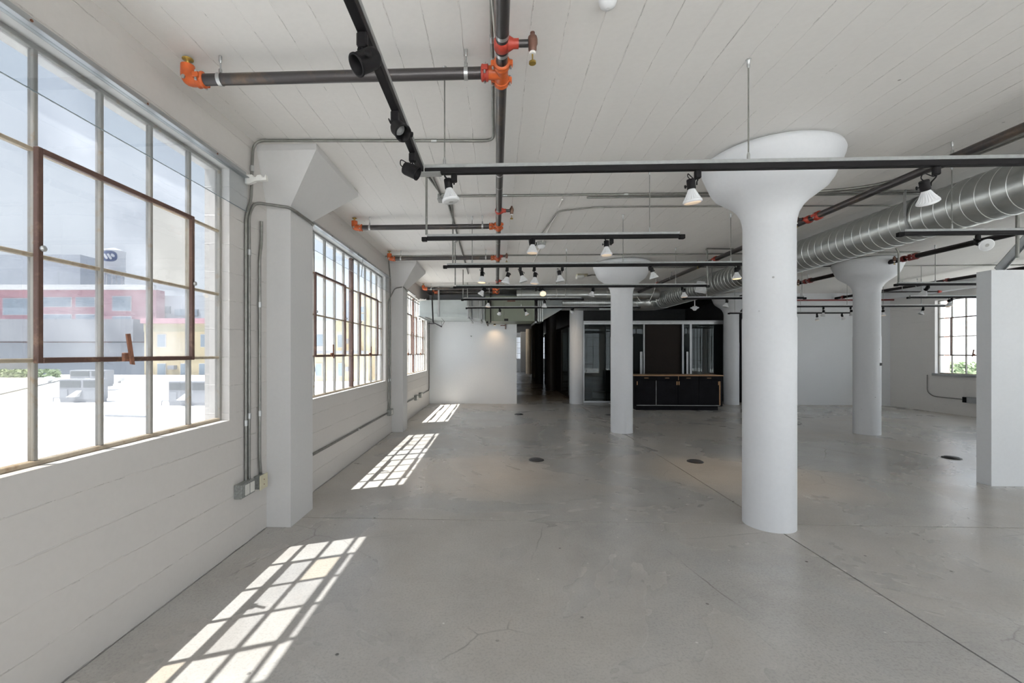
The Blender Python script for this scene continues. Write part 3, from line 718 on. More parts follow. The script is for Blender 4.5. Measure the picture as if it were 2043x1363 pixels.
# black cans on the track towards the viewer
lamp(0, (752, 112), (726, 138), 0, 'black can lamp hanging nearest the viewer', can=True, along_y=1.47, sgn=-0.45)
lamp(0, (791, 253), (806, 273), 0, 'black can lamp facing the room, middle of the three cans', can=True, along_y=1.95, sgn=-0.6)
lamp(0, (805, 334), (828, 345), 0, 'black can lamp hanging at the corner of the two near tracks', can=True, along_y=2.36, sgn=-0.1)
# near cross track
lamp(906, (893, 357), (900, 403), Y1, 'unlit ribbed white lamp nearest the track corner')
lamp(1392, (1378, 357), (1384, 404), Y1, 'ribbed white lamp in front of the nearest column capital', 1, sgn=0.1)
lamp(1868, (1843, 360), (1861, 396), Y1, 'ribbed white lamp tilted over the spiral duct', 0, sgn=0.25)
lamp(1060, (1063, 476), (1062, 504), Y2, 'glowing ribbed lamp beside the white smoke detector', 1)
lamp(1220, (1210, 480), (1210, 508), Y2, 'ribbed lamp alone near the end of the short track', 1)
lamp(1951, (1948, 484), (1937, 499), Y2, 'lamp turned so its round ringed lens faces the viewer', 0, sgn=-0.88)
for mx, tp, fc, lit, lb, sg in (
    (962, (962, 542), (961, 568), 2, 'brightly lit lamp, first in the row of seven', 0),
    (1012, (1015, 544), (1007, 569), 0, 'lamp tilted towards the window wall beside the orange fitting', 0),
    (1038, (1039, 541), (1046, 567), 0, 'lamp tilted away from the windows, third in the row of seven', 0),
    (1066, (1068, 544), (1066, 568), 1, 'upright faintly glowing lamp, fourth in the row of seven', 0),
    (1122, (1115, 540), (1118, 561), 0, 'short wide lamp alone between the row of four and the second column', 0),
    (1297, (1299, 534), (1306, 559), 0, 'lamp tilted outwards right above the second column capital', 0),
    (1474, (1469, 534), (1470, 558), 2, 'warm lit lamp against the nearest column shaft', 0)):
    lamp(mx, tp, fc, Y3, lb, lit, sgn=sg)
for mx, tp, fc, lit, lb, sg in (
    (968, (967, 574), (958, 590), 0, 'lamp tilted left under the fourth track near its window end', 0),
    (1077, (1082, 577), (1082, 589), 3, 'bright lamp whose lens faces the viewer before the green unit', -0.75),
    (1184, (1184, 575), (1179, 592), 0, 'lamp angled beside the second column neck', 0),
    (1361, (1364, 576), (1365, 591), 1, 'lamp in front of the white grille on the duct', 0),
    (1852, (1851, 573), (1851, 590), 0, 'dark lamp turned away under the track above the right window', 0.6)):
    lamp(mx, tp, fc, Y4, lb, lit, sgn=sg)
for mx, tp, fc, lit, lb, sg in (
    (975, (975, 599), (973, 614), 1, 'lamp hanging in front of the left edge of the green unit', 0),
    (1086, (1087, 600), (1086, 612), 0, 'lamp hanging in front of the duct transition cone', 0),
    (1450, (1451, 599), (1447, 613), 0, 'lamp beside the flared top of the column behind the cabinet', 0),
    (1899, (1894, 597), (1894, 610), 1, 'lamp silhouetted against the right wall window', 0)):
    lamp(mx, tp, fc, Y5, lb, lit, sgn=sg)
for mx, tp, fc, lit, lb, sg in (
    (997, (998, 618), (995, 632), 2, 'lit lamp washing the white end partition with warm light', 0.6),
    (1047, (1047, 618), (1053, 631), 1, 'greenish white lamp tilted right before the green unit', 0),
    (1140, (1144, 616), (1142, 628), 2, 'lamp lighting the corridor column with a warm patch', 0.93),
    (1643, (1643, 619), (1642, 632), 0, 'grey lamp on the upper of the two far tracks', 0),
    (1697, (1698, 618), (1700, 631), 0, 'lamp half hidden behind the open-floor column', 0),
    (1762, (1762, 618), (1762, 632), 1, 'warm lit lamp just right of the open-floor column', 0),
    (1842, (1842, 616), (1836, 629), 0, 'lamp tilted left near the right wall window jamb', 0)):
    lamp(mx, tp, fc, Y6, lb, lit, sgn=sg)
for mx, tp, fc, lit, lb, sg in (
    (1630, (1630, 629), (1631, 643), 1, 'warm lit lamp on the lowest farthest track', 0),
    (1680, (1679, 628), (1686, 641), 0, 'tilted lamp on the lowest farthest track', 0)):
    lamp(mx, tp, fc, Y7, lb, lit, sgn=sg)

# ---------------------------------------------------------------- sprinkler pipes
ZP = 3.09
def coupling(parent, c, axis, r, mat, L_=0.055, seg=20, up=(0, 0, 1)):
    c = Vector(c); ax = Vector(axis).normalized(); h = L_ / 2
    q = MB().lathe([(r * 1.02, -h), (r * 1.38, -h * 0.8), (r * 1.38, -h * 0.45), (r * 1.2, -h * 0.2), (r * 1.2, h * 0.2), (r * 1.38, h * 0.45), (r * 1.38, h * 0.8), (r * 1.02, h)], c, ax, seg).build('coupling', M[mat], parent)
    u = Vector(up); s_ = ax.cross(u).normalized()
    for k in (-1, 1):
        p_ = c + s_ * k * r * 1.5
        a = p_ - Vector([abs(x) for x in (ax * h * 0.8 + s_ * r * 0.35)]) - u * r * 0.45; b = p_ + Vector([abs(x) for x in (ax * h * 0.8 + s_ * r * 0.35)]) + u * r * 0.45
        MB().box(a, b, r * 0.12).build('lug', M[mat], q)
        MB().cyl(p_ - u * r * 0.85, p_ + u * r * 0.85, r * 0.2, 8).build('bolt', M['steel'], q)
    return q
def hanger(parent, x, y, z, r, along='x'):
    a = 0.006
    o = MB().lathe([(r + 0.003, -0.011), (r + 0.003, 0.011)], (x, y, z), (1, 0, 0) if along == 'x' else (0, 1, 0), 20, cap=(False, False))
    o = o.build('hanger_ring', M['steel'], parent)
    MB().cyl((x, y, z + r), (x, y, H), 0.004, 8).build('rod', M['steel'], o)
    MB().lathe([(0.005, 0), (0.009, 0.01), (0.009, 0.04)], (x, y, H - 0.04), seg=8).build('anchor', M['steel'], o)
    MB().lathe([(0.010, 0), (0.010, 0.025), (0.005, 0.03)], (x, y, z + r), seg=8).build('swivel', M['steel'], o)
def valve(parent, x, y, z, r, mat, side=1, size=1.0):
    """red outlet clamp with a bronze valve stub"""
    s = size
    q = MB().lathe([(r * 1.03, -0.035 * s), (r * 1.3, -0.022 * s), (r * 1.3, 0.022 * s), (r * 1.03, 0.035 * s)], (x, y, z), (0, 1, 0), 20).build('outlet_clamp', M[mat], parent)
    MB().lathe([(0.040 * s, 0), (0.024 * s, 0.03 * s), (0.024 * s, 0.055 * s)], (x + side * r * 0.9, y, z), (side, 0, 0), 16).build('neck', M[mat], q)
    x1 = x + side * (r + 0.045 * s)
    MB().cyl((x1, y, z), (x1 + side * 0.055 * s, y, z), 0.018 * s, 14).build('nipple', M['pipe'], q)
    xv = x1 + side * 0.078 * s
    MB().lathe([(0.014 * s, -0.045 * s), (0.021 * s, -0.035 * s), (0.021 * s, -0.018 * s), (0.026 * s, -0.005 * s), (0.026 * s, 0.016 * s), (0.022 * s, 0.032 * s), (0.012 * s, 0.04 * s), (0.012 * s, 0.055 * s)], (xv, y, z), (0, 0, 1), 16).build('valve_body', M['bronze'], q)
    MB().lathe([(0.016 * s, 0), (0.016 * s, 0.012 * s)], (xv, y, z - 0.057 * s), (0, 0, 1), 14).build('washer', M['foam'], q)
    MB().lathe([(0.018 * s, 0), (0.018 * s, 0.01 * s), (0.004 * s, 0.012 * s), (0.004 * s, 0.05 * s)], (xv, y, z - 0.105 * s), (0, 0, 1), 14).build('hand_wheel', M['brass'], q)
RP = 0.0325
mp = thing('sprinkler_main', 'thick dark steel sprinkler main running down the room with orange fittings', 'pipe', (0.032, 5.0, ZP))
MB().cyl((0.032, -1.7, ZP), (0.032, 11.62, ZP), RP, 24).build('pipe', M['pipe'], mp)
XM = 0.032
branchY = (2.5, 5.53, 7.36, 10.85, 11.5)
for y in branchY:
    tee = MB().lathe([(RP * 1.03, -0.075), (RP * 1.25, -0.06), (RP * 1.12, -0.03), (RP * 1.12, 0.03), (RP * 1.25, 0.06), (RP * 1.03, 0.075)], (XM, y, ZP), (0, 1, 0), 24).build('tee', M['orange'], mp)
    MB().cyl((XM, y, ZP), (XM - 0.075, y, ZP), RP * 1.12, 20).build('tee_outlet', M['orange'], tee)
    coupling(mp, (XM, y - 0.075, ZP), (0, 1, 0), RP, 'orange', 0.045)
    coupling(mp, (XM, y + 0.075, ZP), (0, 1, 0), RP, 'orange', 0.045)
    coupling(mp, (XM - 0.095, y, ZP), (1, 0, 0), RP, 'redpaint' if y < 3 else 'orange', 0.045)
for y, s in ((2.27, 1.0), (4.93, 0.9), (7.25, 0.9), (9.7, 0.9)): valve(mp, XM, y, ZP, RP, 'redpaint', 1, s)
for y in (2.20, 2.33): MB().lathe([(RP + 0.002, -0.012), (RP + 0.002, 0.012)], (XM, y, ZP), (0, 1, 0), 24, cap=(False, False)).build('strap', M['steel'], mp)
for y in (4.2, 4.86): MB().lathe([(RP + 0.003, -0.006), (RP + 0.003, 0.006)], (XM, y, ZP), (0, 1, 0), 24, cap=(False, False)).build('strap', M['steel'], mp)
for y in (0.6, 3.9, 6.3, 9.0): hanger(mp, XM, y, ZP, RP, 'y')
lbs = ('dark sprinkler branch nearest the viewer with an orange elbow at the wall', 'sprinkler branch pipe just beyond the first wall pilaster', 'sprinkler branch pipe above the second wall pilaster capital', 'sprinkler branch pipe over the third window, upper of the far pair', 'sprinkler branch pipe above the pale rectangular duct, lower of the far pair')
for i, y in enumerate(branchY):
    xe = -1.72 if i < 4 else -1.55
    bp = thing('sprinkler_branch', lbs[i], 'pipe', (-0.9, y, ZP), 0, 'sprinkler branches')
    MB().cyl((xe, y, ZP), (XM - 0.10, y, ZP), RP * 0.98, 20).build('pipe', M['pipe'], bp)
    el = MB().tube(bend([(xe + 0.01, y, ZP), (xe - 0.075, y, ZP), (xe - 0.075, y, ZP + 0.085)], 0.05, 6), RP * 1.15, 18).build('elbow', M['orange'], bp)
    MB().cyl((xe - 0.075, y - RP * 1.3, ZP), (xe - 0.075, y - RP * 1.05, ZP), 0.012, 8).build('bolt', M['steel'], el)
    coupling(bp, (xe + 0.005, y, ZP), (1, 0, 0), RP, 'orange', 0.045)
    MB().lathe([(0.010, 0), (0.010, 0.03), (0.03, 0.034), (0.03, 0.038)], (xe - 0.075, y, ZP + 0.085), (0, 0, 1), 14).build('sprinkler_head', M['brass'], bp)
    hanger(bp, -1.60, y, ZP, RP, 'x'); hanger(bp, -0.17, y, ZP, RP, 'x')
# drain drop at the far branch
dp = thing('drain_pipe', 'slim black drop pipe with a kicked foot in front of the pale duct', 'pipe', at(864, 600, Y=11.1))
MB().tube([Vector((at(862, 590, Y=11.1).x, 11.42, ZP))] + [at(*q_, Y=11.1) for q_ in ((862, 592), (864, 643))] + [at(866, 645, Y=11.05), at(881, 652, Y=10.8)], 0.016, 10).build('pipe', M['blackpipe'], dp)
MB().tube([at(854, 646, Y=11.1), at(868, 646, Y=11.06)], 0.013, 8).build('stub', M['blackpipe'], dp)
MB().tube([at(881, 652, Y=10.8), at(881, 641, Y=10.8)], 0.004, 6).build('wire', M['blackpipe'], dp)
MB().tube([at(881, 651, Y=10.8), at(887, 642, Y=10.8), at(881, 635, Y=10.8)], 0.004, 6).build('wire', M['blackpipe'], dp)

def run_pipe(label, x, z, y0, y1, r, mat, coups=(), valves=(), cmat='redpaint', hang=()):
    t = thing('sprinkler_main', label, 'pipe', (x, (y0 + y1) / 2, z))
    MB().cyl((x, y0, z), (x, y1, z), r, 20).build('pipe', M[mat], t)
    for y in coups: coupling(t, (x, y, z), (0, 1, 0), r, cmat, 0.07)
    for y in valves: valve(t, x, y, z, r, cmat, -1, 0.9)
    for y in hang: hanger(t, x, y, z, r, 'y')
    return t
yy = lambda px, x: (x * _c - 0) and at(px, 500, X=x).y
PX = 3.72
run_pipe('dark sprinkler main passing behind the nearest column towards the duct elbow', PX, ZP, -1.7, 12.2, 0.036, 'pipe', (yy(1632, PX), yy(1428, PX), yy(1312, PX)), (yy(1614, PX), yy(1409, PX)), 'redpaint', (yy(1900, PX), yy(1500, PX), 9.5))
PX = 6.88
run_pipe('black sprinkler main crossing above the open-floor column', PX, ZP, 1.0, 12.9, 0.04, 'blackpipe', (yy(1826, PX), yy(1817, PX), yy(1617, PX)), (yy(1803, PX), yy(1607, PX)), 'darkred', (yy(1683, PX), 10.0))
PX = 9.75
run_pipe('black sprinkler pipe stub high by the white back wall', PX, ZP - 0.02, yy(1950, PX) - 2, 13.05, 0.035, 'blackpipe', (yy(1645, PX) - 0.7, yy(1890, PX)), (), 'darkred', (yy(1830, PX),))
rb = thing('sprinkler_branch', 'thin dark red sprinkler line along the back wall near the ceiling', 'pipe', (8.2, 12.75, 3.02))
MB().cyl((7.3, 12.75, 2.985), (11.1, 12.75, 2.985), 0.022, 14).build('pipe', M['darkred'], rb)
rb2 = thing('sprinkler_branch', 'short black sprinkler branch with a red end near the right window', 'pipe', (9.6, 10.6, 2.98))
MB().cyl(at(1757, 583, Y=10.9), at(1872, 582, Y=10.9), 0.018, 12).build('pipe', M['blackpipe'], rb2)
coupling(rb2, at(1874, 582, Y=10.9), (1, 0, 0), 0.022, 'redpaint', 0.07)

# ---------------------------------------------------------------- conduits
def conduit(label, pts, r=0.0105, mat='conduit', clips=(), rb_=0.09, group='steel conduits', straps=True):
    pts = [Vector(p) for p in pts]
    t = thing('conduit', label, 'conduit', pts[0], 0, group)
    MB().tube(bend(pts, rb_, 6), r, 10).build('tube', M[mat], t)
    for c_ in clips:
        c_ = Vector(c_)
        # couplings: follow the closest straight leg
        best = min(range(len(pts) - 1), key=lambda i: ((pts[i] + pts[i + 1]) / 2 - c_).length)
        ax = max(range(3), key=lambda i: abs((pts[best + 1] - pts[best])[i])); a = Vector((0, 0, 0)); a[ax] = 1
        MB().lathe([(r * 1.3, -0.022), (r * 1.3, 0.022)], c_, a, 12).build('fitting', M['steel'], t)
    return t
ZC = H - 0.012
conduit('conduit rising beside the first pilaster and crossing the ceiling to the main', [(-1.962, 3.385, 0.49), (-1.962, 3.385, 2.58), (-1.955, 3.45, 2.72), (-1.955, 3.462, 3.0), (-1.955, 3.48, ZC), (-0.02, 3.56, ZC), (-0.02, -1.7, ZC)], 0.0115,
        clips=((-1.962, 3.385, 0.95), (-1.955, 3.462, 2.98), (-0.5, 3.54, ZC), (-0.02, 2.4, ZC)))
conduit('conduit looping over the first pilaster to the second window', [(-1.962, 3.43, 0.49), (-1.962, 3.43, 2.60), (-1.955, 3.50, 2.72), (-1.77, 3.70, 2.745), (-1.745, 3.74, 2.735), (-1.745, 4.17, 2.735), (-1.94, 4.35, 2.74), (-1.955, 4.50, 2.75)], 0.0125, rb_=0.05,
        clips=((-1.962, 3.43, 1.0), (-1.962, 3.43, 2.3)))
conduit('short conduit rising from the ivory plate box to under the loop', [(-1.958, 3.60, 0.47), (-1.958, 3.58, 0.62), (-1.958, 3.58, 2.3), (-1.958, 3.61, 2.42), (-1.958, 3.61, 2.60)], 0.0125, rb_=0.05, clips=((-1.958, 3.58, 1.0), (-1.958, 3.58, 1.9)))
conduit('level conduit below the second window', [(-1.962, 4.18, 0.41), (-1.962, 7.98, 0.41)], 0.014, clips=((-1.962, 6.2, 0.41),))
conduit('left of the twin conduits beside the second pilaster', [(-1.962, 7.98, 0.45), (-1.962, 7.98, 2.45), (-1.90, 8.22, 2.72), (-1.76, 8.32, 2.76), (-1.745, 8.7, 2.72), (-1.95, 8.95, 2.72)], 0.011, rb_=0.06, clips=((-1.962, 7.98, 1.0),))
conduit('right of the twin conduits beside the second pilaster', [(-1.962, 8.08, 0.45), (-1.962, 8.12, 0.6), (-1.962, 8.12, 2.9), (-1.962, 8.0, 3.2)], 0.011, rb_=0.06, clips=((-1.962, 8.12, 1.0),))
conduit('level conduit below the third window rising at the end partition', [(-1.962, 8.71, 0.41), (-1.962, 12.9, 0.41), (-1.962, 12.9, 2.4)], 0.014, rb_=0.15)
conduit('ceiling conduit from the junction box across to the nearest column', [(-0.55, 4.80, ZC), (7.0, 4.86, ZC)], 0.011, clips=((0.1, 4.8, ZC), (1.4, 4.81, ZC)))
conduit('second parallel ceiling conduit right beside the first', [(1.0, 4.90, ZC), (7.0, 4.93, ZC)], 0.010)
conduit('thin ceiling conduit arching beyond the parallel pair', [(0.62, 6.6, ZC), (0.75, 5.35, ZC), (1.2, 5.22, ZC), (4.6, 5.3, ZC)], 0.008)
conduit('white raceway slanting over the ceiling to the smoke detector', [(0.74, 5.2, ZC), (0.74, 4.95, ZC)], 0.008, 'whiteconduit')
conduit('ceiling conduit over the window side running away from the junction box', [(-0.62, 4.1, ZC), (-0.60, 4.75, ZC)], 0.011)
conduit('drop conduit feeding the left end of the short track', [(-0.60, 4.65, ZC), (-0.665, 4.2, ZC), (-0.665, 4.2, ZT)], 0.011, rb_=0.05)
conduit('far conduit running along the ceiling over the window bays', [(-0.545, 4.95, ZC), (-0.60, 9.5, ZC)], 0.013)
conduit('drop conduit feeding the left end of the row-of-seven track', [(-0.50, 4.95, ZC), (-0.545, 5.56, ZC), (-0.545, 5.56, ZT)], 0.010, rb_=0.04)
conduit('bent drop conduit feeding the track crossing the second column', [(TX(938, Y4), Y4 - 0.9, ZC), (TX(907, Y4) + 0.05, Y4 - 0.5, ZC), (TX(907, Y4) + 0.01, Y4, ZC - 0.1), (TX(907, Y4) + 0.01, Y4, ZT)], 0.010, rb_=0.04)
conduit('drop conduit left of the green unit track', [(TX(922, Y5) + 0.02, Y5, ZC), (TX(922, Y5) + 0.02, Y5, ZT)], 0.010)
conduit('drop conduit at the window end of the far crossing track', [(TX(931, Y6) + 0.02, Y6, ZC), (TX(931, Y6) + 0.02, Y6, ZT)], 0.010)
conduit('arched conduit dropping to the right end of the row-crossing track', [(TX(1470, Y4), Y4 + 0.1, ZC), (TX(1411, Y4), Y4 + 0.05, ZC), (TX(1411, Y4), Y4, ZC - 0.05), (TX(1411, Y4), Y4, ZT)], 0.012, rb_=0.12)
conduit('long ceiling conduit crossing beyond the row of seven', [(-1.96, 7.74, ZC), (7.2, 7.78, ZC)], 0.012)
conduit('far ceiling conduit crossing before the second column capital', [(2.6, 8.95, ZC), (10.5, 9.0, ZC)], 0.012)
conduit('ceiling conduit curving up towards the viewer beside the spiral duct', [(3.2, 4.85, ZC), (3.92, 4.7, ZC), (4.12, 4.0, ZC), (4.12, -1.7, ZC)], 0.012, rb_=0.5)
conduit('twin ceiling conduit curving beside the first one near the duct', [(3.2, 4.92, ZC), (3.98, 4.78, ZC), (4.17, 4.0, ZC), (4.17, -1.7, ZC)], 0.010, rb_=0.5)
conduit('drop conduit beside the free-standing partition', [(TX(2030, 4.6), 4.6, ZC), (TX(2030, 4.6), 4.6, 2.45)], 0.014)
conduit('drop conduit hanging at the capital of the open-floor column', [(TX(1788, Y4), Y4, ZC - 0.03), (TX(1793, Y4), Y4, ZC - 0.10), (TX(1793, Y4), Y4, ZT)], 0.014, rb_=0.06)
conduit('thin conduit beside the lamp conduit under the right window', [at(1850, 748, X=11.18), at(1850, 782, X=11.18), at(1862, 791, X=11.18), at(1922, 797, X=11.18)], 0.011, rb_=0.12)
conduit('wall conduit along the ceiling line left of the far window', [(-1.962, 9.0, 2.72), (-1.962, 11.2, 2.74)], 0.012)
# junction boxes and wall boxes
def jbox(label, a, b, mat='box', extra=None):
    a, b = Vector(a), Vector(b); t = thing('junction_box', label, 'junction box', (a + b) / 2)
    MB().box(a, b, 0.003).build('housing', M[mat], t)
    return t
t = jbox('square grey junction box on the ceiling behind the near track corner', (-0.63, 4.74, H - 0.055), (-0.50, 4.86, H - 0.002))
MB().box((-0.635, 4.735, H - 0.062), (-0.495, 4.865, H - 0.055), 0.002).build('cover', M['strut'], t)
t = jbox('double grey outlet box on the window wall below the conduits', (XL, 3.25, 0.395), (-1.918, 3.44, 0.50))
for y in (3.30, 3.37): MB().box((-1.918, y - 0.001, 0.408), (-1.913, y + 0.055, 0.487), 0.001).build('outlet', M['outlet'], t)
t = jbox('single outlet box with an ivory cover beside the double box', (XL, 3.52, 0.385), (-1.925, 3.62, 0.49))
pl = MB().box((-1.925, 3.515, 0.378), (-1.918, 3.635, 0.497), 0.002).build('cover', M['ivory'], t)
for z in (0.415, 0.455): MB().cyl((-1.918, 3.575, z), (-1.914, 3.575, z), 0.004, 8).build('screw', M['rust'], pl)
t = jbox('outlet box where the level conduit meets the twin conduits', (XL, 7.93, 0.355), (-1.915, 8.16, 0.465))
MB().box((-1.915, 8.0, 0.37), (-1.910, 8.12, 0.45), 0.001).build('cover', M['outlet'], t)
for i, y in enumerate((10.7, 11.35)):
    t = jbox(('nearer', 'farther')[i] + ' of two small outlet boxes under the third window', (XL, y - 0.12, 0.35), (-1.915, y + 0.12, 0.47))
    MB().box((-1.915, y - 0.08, 0.365), (-1.910, y + 0.08, 0.455), 0.001).build('cover', M['outlet'], t)
a, b = at(1921, 803, X=11.12), at(1935, 793, X=11.12)
t = jbox('outlet strip on the right wall under its window', (11.10, b.y - 0.3, a.z), (11.2, a.y, b.z), 'alu')
MB().box((11.095, a.y - 0.10, a.z + 0.005), (11.1, a.y - 0.01, b.z - 0.005), 0.001).build('socket', M['black'], t)

# ---------------------------------------------------------------- small ceiling devices
p_ = at(1213, -1, Z=H)
t = thing('motion_sensor', 'white domed ceiling sensor with a dark round eye near the viewer', 'sensor', p_)
MB().lathe([(0.045, 0.0), (0.043, -0.012), (0.036, -0.030), (0.022, -0.042), (0.008, -0.046)], p_, (0, 0, 1), 28).build('dome', M['bulb'], t)
dd = Vector((-0.10, -0.75, -0.8)).normalized()
MB().lathe([(0.016, 0.026), (0.016, 0.040), (0.013, 0.042)], p_, dd, 20).build('eye', M['grille'], t)
p_ = at(1080, 483, Z=H)
t = thing('smoke_detector', 'white smoke detector under a grey box beside a glowing lamp', 'detector', p_)
MB().box(p_ + Vector((-0.07, -0.06, -0.055)), p_ + Vector((0.06, 0.06, 0)), 0.003).build('back_box', M['box'], t)
MB().lathe([(0.06, 0.0), (0.058, -0.02), (0.04, -0.045), (0.01, -0.05)], p_ + Vector((0, 0, -0.055)), (0, 0, 1), 24).build('detector_body', M['bulb'], t)
MB().tube(bend([at(1113, 424, Z=ZC), at(1098, 450, Z=ZC), at(1065, 522, Z=ZC)], 0.1), 0.012, 8).build('raceway', M['whiteconduit'], t)
p_ = at(1162, 548, Z=H)
t = thing('emergency_light', 'small yellowish emergency fixture on the ceiling before the second column', 'light', p_)
MB().box(p_ + Vector((-0.13, -0.10, -0.03)), p_ + Vector((0.10, 0.10, 0)), 0.004).build('base', M['ivory'], t)
MB().box(p_ + Vector((-0.15, -0.16, -0.10)), p_ + Vector((0.02, 0.04, -0.03)), 0.02).build('lens', M['outlet'], t)
MB().tube([p_ + Vector((0.1, 0, -0.03)), p_ + Vector((0.2, 0, -0.012)), p_ + Vector((0.75, 0, -0.012))], 0.012, 8).build('conduit', M['conduit'], t)
p_ = at(1386, 604, Y=11.5); p2 = at(1386, 615, Y=11.5)
t = thing('pendant_sensor', 'small white pendant device hanging below the duct elbow', 'sensor', p2)
MB().cyl(p2, (p2.x, p2.y, H), 0.012, 8).build('stem', M['bulb'], t)
MB().lathe([(0.05, 0.05), (0.06, 0.03), (0.10, 0.02), (0.10, 0.0), (0.06, -0.02), (0.03, -0.06)], p2, (0, 0, 1), 20).build('body', M['bulb'], t)
p_ = at(1622, 575, Y=12.6)
t = thing('strobe', 'small white box hanging on the ceiling near the back wall', 'alarm', p_)
MB().box(p_ + Vector((-0.09, -0.04, -0.03)), p_ + Vector((0.09, 0.04, 0.04)), 0.01).build('body', M['bulb'], t)
MB().cyl(p_ + Vector((0, 0, 0.04)), (p_.x, p_.y, H), 0.006, 6).build('stem', M['steel'], t)

# hanging cables
def cable(label, pts, r=0.004, mat='cable'):
    t = MB().tube(bend(pts, 0.3, 8), r, 6).build('cable', M[mat]); return tag(t, label, 'cable')
cable('thin white cable looping from the main pipe across the near ceiling', [(0.06, 1.85, H - 0.03), (0.25, 1.9, H - 0.012), (0.45, 1.95, H - 0.006), (0.75, 1.65, H - 0.006)], 0.003)
cable('white cable hanging in a loop between duct and far track', [at(1271, 592, Y=9.6), at(1277, 601, Y=9.6), at(1287, 604, Y=9.6), at(1296, 600, Y=9.6), at(1308, 575, Y=9.6), (at(1309, 560, Y=9.6).x, 9.6, H)], 0.006)
cable('white cable tied along the near side of the sprinkler main', [(-0.03, 2.0, H - 0.02), (-0.01, 2.3, H - 0.03), (0.0, 2.75, H - 0.02), (0.0, 3.4, H - 0.012), (0.02, 4.0, H - 0.006)], 0.003)

# ---------------------------------------------------------------- ducts
XD, ZD, RD = 4.55, 2.945, 0.226
sd = thing('spiral_duct', 'large round spiral duct running the length of the room', 'duct', (XD, 5.5, ZD))
YE = 12.1
MB().cyl((XD, -1.7, ZD), (XD, YE, ZD), RD, 48).build('duct_body', M['duct'], sd)
def helix(c0, ax, side, up, L_, r, pitch, rr=0.004, n=28):
    k = int(L_ / pitch * n); pts = []
    for i in range(k + 1):
        a = 2 * PI * i / n; pts.append(Vector(c0) + Vector(ax) * (pitch * i / n) + (Vector(side) * math.cos(a) + Vector(up) * math.sin(a)) * r)
    return pts
MB().tube(helix((XD, -1.65, ZD), (0, 1, 0), (1, 0, 0), (0, 0, 1), YE + 1.65, RD + 0.001, 0.125), 0.0048, 5).build('seam', M['seam'], sd)
for y in (-0.5, 4.83, 9.0):
    s_ = MB().lathe([(RD + 0.004, -0.016), (RD + 0.004, 0.016)], (XD, y, ZD), (0, 1, 0), 40, cap=(False, False)).build('strap', M['strut'], sd)
    MB().box((XD - RD - 0.008, y - 0.016, ZD), (XD - RD - 0.004, y + 0.016, H)).build('strap_leg', M['strut'], s_)
el = [(XD, YE, ZD), (XD, YE + 0.35, ZD), (XD - 0.32, YE + 0.62, ZD), (XD - 0.75, YE + 0.62, ZD)]
MB().tube([(XD, YE - 0.02, ZD), (XD, YE + 0.22, ZD), (XD - 0.12, YE + 0.48, ZD), (XD - 0.38, YE + 0.62, ZD), (XD - 0.62, YE + 0.62, ZD)], RD + 0.006, 40).build('elbow', M['duct'], sd)
for c_, ax in (((XD, YE, ZD), (0, 1, 0)), ((XD - 0.06, YE + 0.35, ZD), (-0.5, 1, 0)), ((XD - 0.6, YE + 0.62, ZD), (1, 0, 0))):
    MB().lathe([(RD + 0.004, -0.012), (RD + 0.012, -0.006), (RD + 0.012, 0.006), (RD + 0.004, 0.012)], c_, ax, 40, cap=(False, False)).build('collar', M['seam'], sd)
p_ = at(1352, 588, Y=10.9)
gr = MB().box((-0.14, -0.012, -0.12), (0.14, 0.012, 0.12), 0.003); gm = gr.build('grille', M['bulb'], sd, local=True); gm.location = Vector((4.30, 9.4, 2.88)) - sd.location; gm.rotation_euler = (0.0, 0.25, -1.2)
for k in range(7):
    o = MB().box((-0.12, -0.018, -0.098 + 0.03 * k), (0.12, -0.012, -0.086 + 0.03 * k)).build('blade', M['lensoff'], gm, local=True)
YC = YE + 0.62
sc_ = thing('spiral_duct', 'ribbed round duct crossing in front of the corridor mouth', 'duct', (2.6, YC, ZD))
XC0 = at(1120, 600, Y=YC).x
MB().cyl((XD - 0.6, YC, ZD), (XC0, YC, ZD), RD, 48).build('duct_body', M['duct'], sc_)
MB().tube(helix((XC0, YC, ZD), (1, 0, 0), (0, 1, 0), (0, 0, 1), XD - 0.6 - XC0, RD + 0.001, 0.06, n=20), 0.003, 4).build('seam', M['seam'], sc_)
XC1 = 1.22
MB().hull([(XC1, YC - 0.42, 2.36), (XC1, YC + 0.3, 2.36), (XC1, YC + 0.3, 3.0), (XC1, YC - 0.42, 3.0), (XC0, YC - 0.2, ZD - 0.2), (XC0, YC + 0.2, ZD - 0.2), (XC0, YC + 0.2, ZD + 0.2), (XC0, YC - 0.2, ZD + 0.2)],
          [(0, 1, 2, 3), (4, 7, 6, 5), (0, 4, 5, 1), (1, 5, 6, 2), (2, 6, 7, 3), (3, 7, 4, 0)]).build('transition', M['ductlight'], sc_)
MB().box((3.1 - 0.2, YC - RD - 0.02, ZD - 0.24), (3.1 + 0.25, YC - RD + 0.06, ZD - 0.10), 0.01).build('register', M['ductlight'], sc_)
